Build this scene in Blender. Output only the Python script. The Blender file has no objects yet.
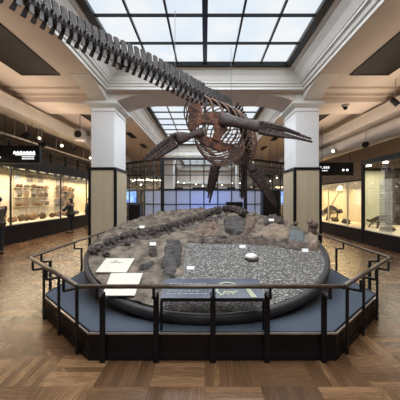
import bpy, math, random
from mathutils import Vector, Matrix, noise, Quaternion
random.seed(7)
R_ = math.radians
S = bpy.context.scene
COL = S.collection

# ------------------------------------------------------------------ camera
EYE = 1.55; F = 280.0; CX, CY = 205.0, 198.0
cam_d = bpy.data.cameras.new('camera'); cam = bpy.data.objects.new('camera', cam_d); COL.objects.link(cam)
cam.location = (0, 0, EYE); cam.rotation_euler = (R_(90), 0, 0)
cam_d.sensor_width = 36; cam_d.lens = 36*F/400
cam_d.shift_x = -(CX-200)/400; cam_d.shift_y = -(200-CY)/400
cam_d.clip_start = .05; cam_d.clip_end = 200
S.camera = cam
# ------------------------------------------------------------------ world, exposure
w = bpy.data.worlds.new('world'); S.world = w; w.use_nodes = True
bg = w.node_tree.nodes['Background']; bg.inputs[0].default_value = (.75, .85, 1, 1); bg.inputs[1].default_value = .3
S.view_settings.view_transform = 'Standard'; S.view_settings.look = 'None'
S.view_settings.gamma = 1; S.view_settings.use_curve_mapping = False
S.view_settings.exposure = 0.3
SKY_E = 0.76         # laylight glass
def area_light(name, loc, size, size_y, energy, color, rot=(0, 0, 0), spread=180):
    d = bpy.data.lights.new(name, 'AREA'); d.shape = 'RECTANGLE'; d.size = size; d.size_y = size_y
    d.energy = energy; d.color = color; d.spread = R_(spread)
    o = bpy.data.objects.new(name, d); o.location = loc; o.rotation_euler = rot; COL.objects.link(o); return o
def spot_light(name, loc, target, energy, color, angle=60, r=.04, blend=.6):
    d = bpy.data.lights.new(name, 'SPOT'); d.energy = energy; d.color = color; d.spot_size = R_(angle); d.spot_blend = blend
    d.shadow_soft_size = r
    o = bpy.data.objects.new(name, d); o.location = loc
    o.rotation_euler = (Vector(target)-Vector(loc)).to_track_quat('-Z', 'Y').to_euler(); COL.objects.link(o); return o
DAY = (.86, .93, 1.0); WARM = (1.0, .72, .42)
# daylight coming down through the three laylights
area_light('daylight_near', (0, 2.8, 4.78), 4.0, 8.0, 330, DAY)
area_light('daylight_middle', (0, 13, 4.78), 4.0, 8.2, 260, DAY)
area_light('daylight_far', (0, 23.7, 4.78), 4.0, 8.2, 230, DAY)
# unseen warm fill lights added to brighten the aisles and their ceilings
for sx in (-1, 1):
    area_light('aisle_fill', (sx*4.25, 4, 3.3), .5, 14, 62, (1, .79, .60), (R_(180), 0, 0))
    area_light('aisle_fill', (sx*5.6, 13, 3.9), .3, 9, 22, (1, .76, .54), (0, 0, 0))

def P(px, py, D): return Vector(((px-CX)*D/F, D, EYE+(CY-py)*D/F))

# ------------------------------------------------------------------ materials
def nt(name):
    m = bpy.data.materials.new(name); m.use_nodes = True
    return m, m.node_tree.nodes, m.node_tree.links, m.node_tree.nodes['Principled BSDF']
def mat(name, c, rough=.6, metal=0, vary=.12, scale=6, bump=0, bscale=40, spec=.5, stretch=None, c2=None):
    m, N, L, b = nt(name)
    b.inputs['Roughness'].default_value = rough; b.inputs['Metallic'].default_value = metal
    b.inputs['Specular IOR Level'].default_value = spec
    tc = N.new('ShaderNodeTexCoord'); mp = N.new('ShaderNodeMapping'); L.new(tc.outputs['Object'], mp.inputs[0])
    if stretch: mp.inputs['Scale'].default_value = stretch
    nz = N.new('ShaderNodeTexNoise'); nz.inputs['Scale'].default_value = scale; nz.inputs['Detail'].default_value = 5
    L.new(mp.outputs[0], nz.inputs[0])
    cr = N.new('ShaderNodeValToRGB')
    d = c2 if c2 else tuple(x*(1-vary) for x in c); e = c if c2 else tuple(min(1, x*(1+vary)) for x in c)
    cr.color_ramp.elements[0].position = .35; cr.color_ramp.elements[1].position = .65
    cr.color_ramp.elements[0].color = (*d, 1); cr.color_ramp.elements[1].color = (*e, 1)
    L.new(nz.outputs[0], cr.inputs[0]); L.new(cr.outputs[0], b.inputs['Base Color'])
    if bump:
        n2 = N.new('ShaderNodeTexNoise'); n2.inputs['Scale'].default_value = bscale; n2.inputs['Detail'].default_value = 6
        L.new(mp.outputs[0], n2.inputs[0])
        bp = N.new('ShaderNodeBump'); bp.inputs['Strength'].default_value = bump; bp.inputs['Distance'].default_value = .02
        L.new(n2.outputs[0], bp.inputs['Height']); L.new(bp.outputs[0], b.inputs['Normal'])
    return m
def emit(name, c, s, c2=None, scale=3):
    m, N, L, b = nt(name)
    b.inputs['Base Color'].default_value = (.02, .02, .02, 1) if s else (*c, 1)
    b.inputs['Emission Strength'].default_value = s
    if c2:
        tc = N.new('ShaderNodeTexCoord'); nz = N.new('ShaderNodeTexNoise'); nz.inputs['Scale'].default_value = scale
        L.new(tc.outputs['Object'], nz.inputs[0]); cr = N.new('ShaderNodeValToRGB')
        cr.color_ramp.elements[0].position = .4; cr.color_ramp.elements[1].position = .6
        cr.color_ramp.elements[0].color = (*c, 1); cr.color_ramp.elements[1].color = (*c2, 1)
        L.new(nz.outputs[0], cr.inputs[0]); L.new(cr.outputs[0], b.inputs['Emission Color'])
    else: b.inputs['Emission Color'].default_value = (*c, 1)
    return m
def glass(name, tint=(.97, .98, .98), refl=.08, haze=0):
    m, N, L, b = nt(name); N.remove(b); out = N['Material Output']
    t = N.new('ShaderNodeBsdfTransparent'); t.inputs[0].default_value = (*tint, 1)
    g = N.new('ShaderNodeBsdfGlossy'); g.inputs['Roughness'].default_value = .03
    fr = N.new('ShaderNodeLayerWeight'); fr.inputs[0].default_value = .12
    mx = N.new('ShaderNodeMixShader'); L.new(mnode(N, L, 'ADD', mnode(N, L, 'MULTIPLY', fr.outputs['Facing'], .45), .015), mx.inputs[0]); L.new(t.outputs[0], mx.inputs[1]); L.new(g.outputs[0], mx.inputs[2])
    last = mx
    if haze:
        d = N.new('ShaderNodeBsdfDiffuse'); d.inputs[0].default_value = (.6, .63, .68, 1)
        tr = N.new('ShaderNodeBsdfTranslucent'); tr.inputs[0].default_value = (.56, .59, .66, 1)
        a = N.new('ShaderNodeMixShader'); L.new(d.outputs[0], a.inputs[1]); L.new(tr.outputs[0], a.inputs[2]); a.inputs[0].default_value = .85
        h = N.new('ShaderNodeMixShader'); h.inputs[0].default_value = haze
        L.new(mx.outputs[0], h.inputs[1]); L.new(a.outputs[0], h.inputs[2]); last = h
    L.new(last.outputs[0], out.inputs[0]); return m

def mnode(N, L, op, a, b=None):
    n = N.new('ShaderNodeMath'); n.operation = op
    for i, v in enumerate((a, b)):
        if v is None: continue
        if isinstance(v, (int, float)): n.inputs[i].default_value = v
        else: L.new(v, n.inputs[i])
    return n.outputs[0]
def parquet():
    m, N, L, b = nt('parquet')
    tc = N.new('ShaderNodeTexCoord'); sp = N.new('ShaderNodeSeparateXYZ'); L.new(tc.outputs['Object'], sp.inputs[0])
    B = .46; K = 7
    x = mnode(N, L, 'DIVIDE', sp.outputs[0], B); y = mnode(N, L, 'DIVIDE', sp.outputs[1], B)
    fx = mnode(N, L, 'FLOOR', x); fy = mnode(N, L, 'FLOOR', y)
    par = mnode(N, L, 'FLOORED_MODULO', mnode(N, L, 'ADD', fx, fy), 2)
    inv = mnode(N, L, 'SUBTRACT', 1, par)
    u = mnode(N, L, 'ADD', mnode(N, L, 'MULTIPLY', x, par), mnode(N, L, 'MULTIPLY', y, inv))
    v = mnode(N, L, 'ADD', mnode(N, L, 'MULTIPLY', y, par), mnode(N, L, 'MULTIPLY', x, inv))
    uk = mnode(N, L, 'MULTIPLY', u, K); pl = mnode(N, L, 'FLOOR', uk)
    cb = N.new('ShaderNodeCombineXYZ'); L.new(pl, cb.inputs[0]); L.new(mnode(N, L, 'FLOOR', v), cb.inputs[1]); L.new(par, cb.inputs[2])
    wn = N.new('ShaderNodeTexWhiteNoise'); wn.noise_dimensions = '3D'; L.new(cb.outputs[0], wn.inputs[0])
    cb2 = N.new('ShaderNodeCombineXYZ'); L.new(fx, cb2.inputs[0]); L.new(fy, cb2.inputs[1])
    wn2 = N.new('ShaderNodeTexWhiteNoise'); wn2.noise_dimensions = '3D'; L.new(cb2.outputs[0], wn2.inputs[0])
    # grain
    g = N.new('ShaderNodeCombineXYZ'); L.new(mnode(N, L, 'MULTIPLY', uk, 5), g.inputs[0]); L.new(mnode(N, L, 'MULTIPLY', v, 2.5), g.inputs[1]); L.new(wn.outputs[0], g.inputs[2])
    nz = N.new('ShaderNodeTexNoise'); nz.inputs['Scale'].default_value = 1.3; nz.inputs['Detail'].default_value = 5; L.new(g.outputs[0], nz.inputs[0])
    big = N.new('ShaderNodeTexNoise'); big.inputs['Scale'].default_value = .8; L.new(tc.outputs['Object'], big.inputs[0])
    t = mnode(N, L, 'ADD', mnode(N, L, 'MULTIPLY', wn.outputs[0], .28), mnode(N, L, "MULTIPLY", wn2.outputs[0], .20))
    t = mnode(N, L, 'ADD', t, mnode(N, L, 'MULTIPLY', nz.outputs[0], .45))
    t = mnode(N, L, 'ADD', t, mnode(N, L, 'MULTIPLY', big.outputs[0], .14))
    t = mnode(N, L, 'ADD', t, mnode(N, L, 'MULTIPLY', par, -.10))  # alternate blocks darker in colour, imitating how plank direction changes the reflection
    cr = N.new('ShaderNodeValToRGB'); e = cr.color_ramp.elements
    e[0].position = .2; e[0].color = (.075, .038, .018, 1); e[1].position = .88; e[1].color = (.42, .24, .115, 1)
    k = cr.color_ramp.elements.new(.55); k.color = (.15, .077, .036, 1)
    L.new(t, cr.inputs[0])
    # joints
    fr = mnode(N, L, 'FRACT', uk); jt = mnode(N, L, 'GREATER_THAN', mnode(N, L, 'ABSOLUTE', mnode(N, L, 'SUBTRACT', fr, .5)), .47)
    f2 = mnode(N, L, 'FRACT', v); jt2 = mnode(N, L, 'GREATER_THAN', mnode(N, L, 'ABSOLUTE', mnode(N, L, 'SUBTRACT', f2, .5)), .494)
    j = mnode(N, L, 'MAXIMUM', jt, jt2)
    mx = N.new('ShaderNodeMixRGB'); mx.blend_type = 'MULTIPLY'; L.new(mnode(N, L, 'MULTIPLY', j, .45), mx.inputs[0]); L.new(cr.outputs[0], mx.inputs[1]); mx.inputs[2].default_value = (.2, .15, .1, 1)
    L.new(mx.outputs[0], b.inputs['Base Color'])
    rr = mnode(N, L, 'ADD', mnode(N, L, 'MULTIPLY', nz.outputs[0], .2), .16)
    L.new(rr, b.inputs['Roughness'])
    bp = N.new('ShaderNodeBump'); bp.inputs['Strength'].default_value = .12; bp.inputs['Distance'].default_value = .01
    L.new(mnode(N, L, 'SUBTRACT', nz.outputs[0], j), bp.inputs['Height']); L.new(bp.outputs[0], b.inputs['Normal'])
    return m
def gravel_mat():
    m, N, L, b = nt('gravel'); b.inputs['Roughness'].default_value = .8
    tc = N.new('ShaderNodeTexCoord')
    v = N.new('ShaderNodeTexVoronoi'); v.inputs['Scale'].default_value = 72; L.new(tc.outputs['Object'], v.inputs[0])
    cr = N.new('ShaderNodeValToRGB'); e = cr.color_ramp.elements
    e[0].position = 0; e[0].color = (.05, .046, .042, 1); e[1].position = 1; e[1].color = (.56, .53, .49, 1)
    k = cr.color_ramp.elements.new(.45); k.color = (.145, .132, .118, 1); k = cr.color_ramp.elements.new(.75); k.color = (.235, .218, .198, 1)
    sp = N.new('ShaderNodeSeparateColor'); L.new(v.outputs['Color'], sp.inputs[0]); L.new(sp.outputs[0], cr.inputs[0])
    dk = N.new('ShaderNodeMixRGB'); dk.blend_type = 'MULTIPLY'; L.new(mnode(N, L, 'GREATER_THAN', v.outputs['Distance'], .62), dk.inputs[0])
    L.new(cr.outputs[0], dk.inputs[1]); dk.inputs[2].default_value = (.3, .3, .3, 1)
    L.new(dk.outputs[0], b.inputs['Base Color'])
    bp = N.new('ShaderNodeBump'); bp.invert = True; bp.inputs['Strength'].default_value = .5; bp.inputs['Distance'].default_value = .012
    L.new(v.outputs['Distance'], bp.inputs['Height']); L.new(bp.outputs[0], b.inputs['Normal'])
    return m
def art_mat(name, cols, scale, kind='noise'):
    m, N, L, b = nt(name); b.inputs['Roughness'].default_value = .5
    tc = N.new('ShaderNodeTexCoord')
    nz = N.new('ShaderNodeTexNoise'); nz.inputs['Scale'].default_value = scale; nz.inputs['Detail'].default_value = 4; nz.inputs['Distortion'].default_value = 1.5; b.inputs['Specular IOR Level'].default_value = .15
    L.new(tc.outputs['Object'], nz.inputs[0]); cr = N.new('ShaderNodeValToRGB')
    el = cr.color_ramp.elements; el[0].color = (*cols[0], 1); el[0].position = .35; el[1].color = (*cols[-1], 1); el[1].position = .65
    for i, c in enumerate(cols[1:-1]):
        k = el.new(.35+.3*(i+1)/(len(cols)-1)); k.color = (*c, 1)
    L.new(nz.outputs[0], cr.inputs[0]); L.new(cr.outputs[0], b.inputs['Base Color']); return m

M = {}
M['floor'] = parquet(); M['gravel'] = gravel_mat()
M['plaster'] = mat('cream_plaster', (.67, .585, .515), .7, vary=.04, scale=1.5)
M['cove'] = mat('white_plaster', (.72, .70, .66), .6, vary=.04, scale=2)
M['wall'] = mat('tan_wall', (.42, .36, .30), .8, vary=.06, scale=1)
M['column'] = mat('white_column_paint', (.86, .86, .86), .5, vary=.02, scale=1)
M['beige'] = mat('beige_cladding', (.60, .50, .34), .55, vary=.05, scale=2, stretch=(8, 8, .6))
M['black'] = mat('black_paint', (.008, .008, .009), .5, vary=.2, spec=.25)
M['fascia'] = mat('black_fascia', (.008, .006, .007), .4, vary=.25, scale=3, spec=.25)
M['bronze'] = mat('brown_metal_rail', (.12, .09, .07), .38, .5, vary=.2, scale=10)
M['steel'] = mat('aluminium', (.6, .6, .6), .3, .9)
M['carpet'] = mat('blue_grey_carpet', (.068, .084, .112), .95, vary=.12, scale=60, bump=.3, bscale=200)
M['darkmetal'] = mat('dark_frame', (.02, .022, .025), .35, .3)
M['coffer'] = art_mat('dark_ornament', [(.008, .006, .006), (.012, .009, .009), (.028, .02, .018)], 6)
M['rim'] = mat('dark_rim', (.045, .042, .042), .5, vary=.15)
M['matrix'] = mat('sand_matrix', (.26, .205, .155), .95, scale=7, c2=(.085, .068, .055), bump=1, bscale=28)
M['bone_dark'] = mat('dark_fossil', (.13, .10, .085), .9, scale=14, c2=(.03, .024, .021), bump=1, bscale=30)
M['bone_grey'] = mat('grey_fossil', (.105, .094, .086), .85, scale=9, c2=(.035, .031, .029), bump=1, bscale=30)
M['rock_ridge'] = mat('brown_ridge_rock', (.20, .15, .12), .95, scale=9, c2=(.06, .048, .042), bump=1, bscale=30)
M['rock_red'] = mat('reddish_rock', (.27, .17, .12), .9, scale=7, c2=(.12, .09, .075), bump=1, bscale=25)
M['rock_blue'] = mat('blue_grey_rock', (.15, .18, .185), .85, scale=5, c2=(.11, .12, .12), bump=.6, bscale=25)
M['rock_tan'] = mat('tan_rock', (.32, .24, .17), .9, scale=5, c2=(.22, .16, .12), bump=.8, bscale=25)
M['neckbone'] = mat('dark_brown_bone', (.060, .045, .038), .6, scale=9, c2=(.014, .010, .009), bump=.6, bscale=40)
M['rust'] = mat('rust_brown_bone', (.23, .085, .043), .55, scale=8, c2=(.03, .014, .010), bump=1, bscale=30)
M['ribbone'] = mat('brown_rib', (.20, .10, .06), .5, scale=9, c2=(.05, .025, .017))
M['flipbone'] = mat('dark_flipper_bone', (.06, .028, .019), .6, scale=12, c2=(.018, .010, .008), bump=.6, bscale=40)
M['card'] = mat('white_card', (.72, .68, .58), .6, vary=.02)
M['cardprint'] = mat('brown_print', (.38, .33, .26), .7)
M['label'] = mat('white_label', (.9, .88, .84), .6, vary=.01)
M['panel'] = mat('slate_panel', (.055, .062, .085), .25, vary=.2)
M['print'] = mat('pale_print', (.22, .235, .26), .6, vary=.02)
M['paleprint'] = mat('yellow_print', (.38, .40, .27), .6)
M['casewall'] = mat('cream_backdrop', (.82, .72, .52), .8, vary=.05, scale=2)
M['casegreen'] = mat('pale_green_backdrop', (.60, .62, .48), .8, vary=.05, scale=2)
M['board'] = mat('pale_board', (.78, .70, .54), .8, vary=.04)
M['photo'] = art_mat('case_photo', [(.10, .09, .09), (.35, .30, .25), (.6, .55, .5)], 6)
M['bluephoto'] = art_mat('mountain_photo', [(.22, .30, .42), (.55, .62, .70), (.8, .82, .85)], 5)
M['fossil'] = mat('brown_specimen', (.12, .07, .04), .8, scale=10, c2=(.12, .07, .04), bump=.7)
M['fossilg'] = mat('grey_specimen', (.08, .07, .06), .8, scale=10, c2=(.10, .08, .07), bump=.7)
M['fossilt'] = mat('tan_specimen', (.24, .15, .08), .8, scale=10, c2=(.25, .15, .08), bump=.7)
M['pane'] = glass('clear_glass'); M['frost'] = glass('frosted_glass', haze=.88)
M['hazeglass'] = glass('hazy_glass', haze=.22)
M['lay'] = emit('laylight_glass', (.80, .90, 1.0), SKY_E, (.93, .97, 1.0), .9)
M['white_e'] = emit('lit_lettering', (1, 1, 1), 1.4)
M['lamp_e'] = emit('lamp_face', (1, .86, .62), 9)
M['trough'] = emit('case_tube', (1, .82, .52), 1.2)
M['screen'] = emit('blue_screen', (.10, .22, .75), 1.3, (.35, .60, .85), 3)
M['backglow'] = emit('pale_blue_glow', (.16, .28, .95), 2.6, (.42, .52, .95), 1.0)  # emission of the panel added behind the frosted panes
M['duct'] = mat('painted_duct', (.50, .45, .40), .5, vary=.05)
M['fixture'] = mat('grey_fixture', (.30, .28, .26), .5)
M['stone'] = art_mat('dark_stone_wall', [(.05, .045, .04), (.14, .12, .11), (.25, .22, .2)], 2.5)
M['navy'] = mat('navy_cabinet', (.02, .028, .045), .5)
M['skin'] = mat('skin', (.55, .34, .25), .5, vary=.03)
M['hair'] = mat('dark_hair', (.012, .010, .010), .5)
M['coat_black'] = mat('black_coat', (.018, .018, .022), .8); M['coat_navy'] = mat('navy_coat', (.02, .024, .04), .8)
M['coat_brown'] = mat('brown_jacket', (.06, .042, .035), .8)
M['trousers'] = mat('dark_trousers', (.015, .016, .02), .8); M['shoe'] = mat('black_shoe', (.01, .01, .01), .4)

# ------------------------------------------------------------------ mesh helpers
ORG = {}
class MB:
    def __init__(s): s.v = []; s.f = []
    def add(s, vs, fs):
        n = len(s.v); s.v += [Vector(p) for p in vs]; s.f += [tuple(i+n for i in f) for f in fs]; return s
    def box(s, a, b, mtx=None):
        x0, y0, z0 = a; x1, y1, z1 = b
        vs = [Vector((x, y, z)) for z in (z0, z1) for x, y in ((x0, y0), (x1, y0), (x1, y1), (x0, y1))]
        if mtx: vs = [mtx @ p for p in vs]
        return s.add(vs, [(3, 2, 1, 0), (4, 5, 6, 7), (0, 1, 5, 4), (1, 2, 6, 5), (2, 3, 7, 6), (3, 0, 4, 7)])
    def bar(s, p, q, w, h, up=(0, 0, 1)):
        p = Vector(p); q = Vector(q); d = (q-p); l = d.length; d.normalize(); up = Vector(up)
        if abs(d.dot(up)) > .99: up = Vector((0, 1, 0))
        sd = d.cross(up).normalized(); u = sd.cross(d).normalized()
        vs = [a+sd*i*w/2+u*j*h/2 for a in (p, q) for i, j in ((-1, -1), (1, -1), (1, 1), (-1, 1))]
        return s.add(vs, [(0, 1, 2, 3), (7, 6, 5, 4), (0, 4, 5, 1), (1, 5, 6, 2), (2, 6, 7, 3), (3, 7, 4, 0)])
    def tube(s, pts, rad, n=8, flat=1.0, up=(0, 0, 1)):
        pts = [Vector(p) for p in pts]; k = len(pts)
        if not isinstance(rad, (list, tuple)): rad = [rad]*k
        vs = []; prev = None
        for i, p in enumerate(pts):
            d = (pts[min(i+1, k-1)]-pts[max(i-1, 0)]).normalized()
            if prev is None:
                u = Vector(up)
                if abs(d.dot(u)) > .95: u = Vector((0, 1, 0))
            else: u = prev
            a = d.cross(u).normalized(); u = a.cross(d).normalized(); prev = u
            for j in range(n):
                t = 2*math.pi*j/n; vs.append(p+a*math.cos(t)*rad[i]+u*math.sin(t)*rad[i]*flat)
        fs = [(i*n+j, i*n+(j+1) % n, (i+1)*n+(j+1) % n, (i+1)*n+j) for i in range(k-1) for j in range(n)]
        fs += [tuple(range(n))[::-1], tuple((k-1)*n+j for j in range(n))]
        return s.add(vs, fs)
    def lump(s, c, r, amp=.15, seed=0, nu=10, nv=7, rot=None, flatb=False):
        c = Vector(c); r = Vector(r) if not isinstance(r, (int, float)) else Vector((r, r, r)); vs = []
        for i in range(nv+1):
            ph = math.pi*i/nv
            for j in range(nu):
                th = 2*math.pi*j/nu
                d = Vector((math.sin(ph)*math.cos(th), math.sin(ph)*math.sin(th), math.cos(ph)))
                k = 1+amp*noise.noise(d*1.8+Vector((seed*3.1, seed, 0)))*2
                q = Vector((d.x*r.x, d.y*r.y, d.z*r.z))*k
                if flatb: q.z = max(q.z, -r.z*.5)
                if rot: q = rot @ q
                vs.append(c+q)
        fs = [(i*nu+j, (i+1)*nu+j, (i+1)*nu+(j+1) % nu, i*nu+(j+1) % nu) for i in range(nv) for j in range(nu)]
        return s.add(vs, fs)
    def jitter(s, a, k):
        for i, v in enumerate(s.v): s.v[i] = v+Vector((noise.noise(v*k), noise.noise(v*k+Vector((9, 3, 1))), noise.noise(v*k+Vector((2, 7, 5)))))*a
        return s
    def prism(s, pts, off):
        off = Vector(off); n = len(pts); pts = [Vector(p) for p in pts]
        return s.add(pts+[p+off for p in pts], [tuple(range(n))[::-1], tuple(range(n, 2*n))]+[(i, (i+1) % n, n+(i+1) % n, n+i) for i in range(n)])
    def lathe(s, c, prof, n=24):
        c = Vector(c); k = len(prof)
        vs = [c+Vector((r*math.cos(2*math.pi*j/n), r*math.sin(2*math.pi*j/n), z)) for r, z in prof for j in range(n)]
        fs = [(i*n+j, i*n+(j+1) % n, (i+1)*n+(j+1) % n, (i+1)*n+j) for i in range(k-1) for j in range(n)]
        fs += [tuple(range(n))[::-1], tuple((k-1)*n+j for j in range(n))]
        return s.add(vs, fs)
    def build(s, name, m, parent=None, smooth=False, bevel=0, base=None):
        me = bpy.data.meshes.new(name)
        if parent is not None: o0 = ORG[parent.name]
        elif base is not None: o0 = Vector(base)
        else:
            xs = [v.x for v in s.v]; ys = [v.y for v in s.v]; zs = [v.z for v in s.v]
            o0 = Vector(((min(xs)+max(xs))/2, (min(ys)+max(ys))/2, min(zs)))
        me.from_pydata([v-o0 for v in s.v], [], s.f); me.validate(); me.update()
        o = bpy.data.objects.new(name, me); COL.objects.link(o); me.materials.append(M[m] if isinstance(m, str) else m)
        if parent is not None: o.parent = parent
        else: o.location = o0
        ORG[o.name] = o0
        import bmesh
        bm = bmesh.new(); bm.from_mesh(me); bmesh.ops.recalc_face_normals(bm, faces=bm.faces); bm.to_mesh(me); bm.free()
        if smooth:
            for p in me.polygons: p.use_smooth = True
        if bevel:
            bv = o.modifiers.new('bevel', 'BEVEL'); bv.width = bevel; bv.segments = 2; bv.limit_method = 'ANGLE'
        return o
def tag(o, label, cat, group=None, kind=None):
    o['label'] = label; o['category'] = cat
    if group: o['group'] = group
    if kind: o['kind'] = kind
    return o
def thing(name, label, cat, base, group=None):
    o = bpy.data.objects.new(name, None); o.empty_display_size = .1; COL.objects.link(o); o.location = base; ORG[o.name] = Vector(base)
    return tag(o, label, cat, group)
def struct(name, mb, m, label=None, **k):
    o = mb.build(name, m, **k); o['kind'] = 'structure'
    if label: o['label'] = label
    return o
def sempty(name, base=(0, 0, 0)):
    o = bpy.data.objects.new(name, None); COL.objects.link(o); o.location = base; ORG[o.name] = Vector(base); o['kind'] = 'structure'; return o

# ------------------------------------------------------------------ room shell
XW = 8.6; Y0 = -4.0; Y1 = 29.0; ZC = 4.36; ZG = 4.85; HG = 2.05; HO = 2.55
struct('floor', MB().box((-XW, Y0, -.15), (XW, Y1, 0)), 'floor', 'brown basket-weave parquet floor', base=(0, 0, 0))
struct('wall_left', MB().box((-XW-.2, Y0, 0), (-XW, Y1, ZC)), 'wall')
struct('wall_right', MB().box((XW, Y0, 0), (XW+.2, Y1, ZC)), 'wall')
struct('wall_back', MB().box((-XW, Y1, 0), (XW, Y1+.2, 5)), 'plaster')
struct('wall_front', MB().box((-XW, Y0-.2, 0), (XW, Y0, 5)), 'wall')
bays = [(-2.6, 7.25), (8.6, 17.6), (19.2, 28.4)]
cl = MB()
for sx in (-1, 1):
    a, b = sorted((sx*(HO+.012), sx*XW)); cl.box((a, Y0, ZC), (b, Y1, ZC+.12))
ys = [Y0]+[q for b in bays for q in (b[0]-.012, b[1]+.012)]+[Y1]
for i in range(0, len(ys), 2): cl.box((-HO-.012, ys[i], ZC), (HO+.012, ys[i+1], ZC+.12))
struct('ceiling', cl, 'plaster')
# coves: stepped plaster mouldings around each laylight opening
prof = [(0, 0), (.03, -.03), (.08, -.03), (.08, -.07), (.13, -.09), (.17, -.09), (.17, -.12), (.27, -.20), (.36, -.31), (.38, -.31), (.38, -.35), (.43, -.37), (.46, -.42), (.50, -.42), (.50, -.49)]
for k, (a, b) in enumerate(bays):
    mb = MB(); vs = []; n = len(prof)
    for o, z in prof:
        o = o/.5
        vs += [(-HG-(HO-HG)*o, a+.35-.35*o, ZG+z), (HG+(HO-HG)*o, a+.35-.35*o, ZG+z), (HG+(HO-HG)*o, b-.35+.35*o, ZG+z), (-HG-(HO-HG)*o, b-.35+.35*o, ZG+z)]
    mb.add(vs, [(i*4+j, i*4+(j+1) % 4, (i+1)*4+(j+1) % 4, (i+1)*4+j) for i in range(n-1) for j in range(4)])
    struct('trim_%d' % (k+1), mb, 'cove')
    # laylight
    ga, gb = a+.35, b-.35; wroot = sempty('window_%d' % (k+1), (0, (ga+gb)/2, ZG))
    MB().box((-HG, ga, ZG+.03), (HG, gb, ZG+.05)).build('glass_panes', 'lay', wroot)
    fr = MB(); nx = 6; ny = round((gb-ga)/.94)
    for i in range(1, nx):
        x = -HG+2*HG*i/nx; ww = .05 if i == 3 else .018
        fr.box((x-ww, ga, ZG-.02), (x+ww, gb, ZG+.03))
    for j in range(1, ny):
        y = gb-(gb-ga)*j/ny; fr.box((-HG, y-.018, ZG-.015), (HG, y+.018, ZG+.03))
    for x in (-HG, HG): fr.box((x-.07, ga-.07, ZG-.05), (x+.07, gb+.07, ZG+.03))
    for y in (ga, gb): fr.box((-HG, y-.07, ZG-.05), (HG, y+.07, ZG+.03))
    fr.build('glazing_bars', 'darkmetal', wroot)
# transverse beams with haunches at the columns
CYF, CYB = 7.5, 8.55; CI, CO = 2.42, 3.06
def haunch(x0, x1, z0, z1, y0, y1, curve=2.0, n=10):      # solid under ceiling, bottom curving from z0 at x0 to z1 at x1
    pts = []
    for i in range(n+1):
        t = i/n; pts.append((x0+(x1-x0)*t, z0+(z1-z0)*(1-(1-t)**curve)))
    poly = [Vector((x, y0, z)) for x, z in pts]+[Vector((x1, y0, ZC+.02)), Vector((x0, y0, ZC+.02))]
    return MB().prism(poly, (0, y1-y0, 0))
bm_ = MB()
for sx in (-1, 1):
    h = haunch(sx*CI, sx*1.45, 4.13, ZC-.02, CYF, CYB); bm_.add(h.v, h.f)
    h = haunch(sx*CO, sx*4.2, 4.05, 4.12, CYF, CYB); bm_.add(h.v, h.f)
    a, b = sorted((sx*4.2, sx*XW)); bm_.box((a, CYF, 4.12), (b, CYB, ZC))
    a, b = sorted((sx*CO, sx*XW)); bm_.box((a, CYF-.12, 4.24), (b, CYF, ZC)); bm_.box((a, CYF-.42, 4.31), (b, CYF-.12, ZC))
struct('trim_4', bm_, 'plaster', 'cream transverse beam with curved haunches over the columns')
lb = MB()
for sx in (-1, 1):       # longitudinal haunches dropping toward each column from the viewer's side, and behind
    for (ya, yb) in ((CYF, 6.3), (CYB, 9.7)):
        pts = []
        for i in range(11):
            t = i/10; pts.append((ya+(yb-ya)*t, 4.13+(ZC-.01-4.13)*(1-(1-t)**2)))
        poly = [Vector((sx*(CI+.19), y, z)) for y, z in pts]+[Vector((sx*(CI+.19), yb, ZC+.02)), Vector((sx*(CI+.19), ya, ZC+.02))]
        lb.prism(poly, (sx*(CO-CI-.19), 0, 0))
struct('trim_5', lb, 'cove', 'curved brackets under the long beams')
# dark ornamental coffer panels in the aisle ceilings
cp = [(-1, 3.3, 6.35), (1, 3.3, 6.35), (-1, 8.5, 11.4), (1, 8.5, 11.4)]
who = ['dark ornamental ceiling panel at the upper left, in front of the left column', 'dark ornamental ceiling panel at the upper right, in front of the right column',
       'dark ceiling panel in the aisle behind the left column', 'dark ceiling panel in the aisle behind the right column']
for (sx, a, b), lbl in zip(cp, who):
    x0, x1 = sorted((sx*3.32, sx*4.15)); t = thing('ceiling_panel', lbl, 'ceiling panel', ((x0+x1)/2, (a+b)/2, ZC-.01), 'ornamental ceiling panels')
    MB().box((x0, a, ZC-.012), (x1, b, ZC)).build('ornament_field', 'coffer', t)
    f = MB()
    for q in ((x0-.03, a-.03, x1+.03, a), (x0-.03, b, x1+.03, b+.03), (x0-.03, a, x0, b), (x1, a, x1+.03, b)): f.box((q[0], q[1], ZC-.02), (q[2], q[3], ZC))
    f.build('border', 'coffer', t)
# air slots in the middle ceiling
for sx, y, w_ in ((-1, 12.0, 'nearer of the two slots left of the middle skylight'), (-1, 14.6, 'farther of the two slots left of the middle skylight'), (1, 12.6, 'nearer of the two slots right of the middle skylight'), (1, 15.2, 'farther of the two slots right of the middle skylight')):
    t = MB().box((sx*3.3-.13, y, ZC-.015), (sx*3.3+.13, y+1.1, ZC+.0)); tag(t.build('air_slot', 'black'), 'black air slot in the ceiling, '+w_, 'vent', 'ceiling air slots')

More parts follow.
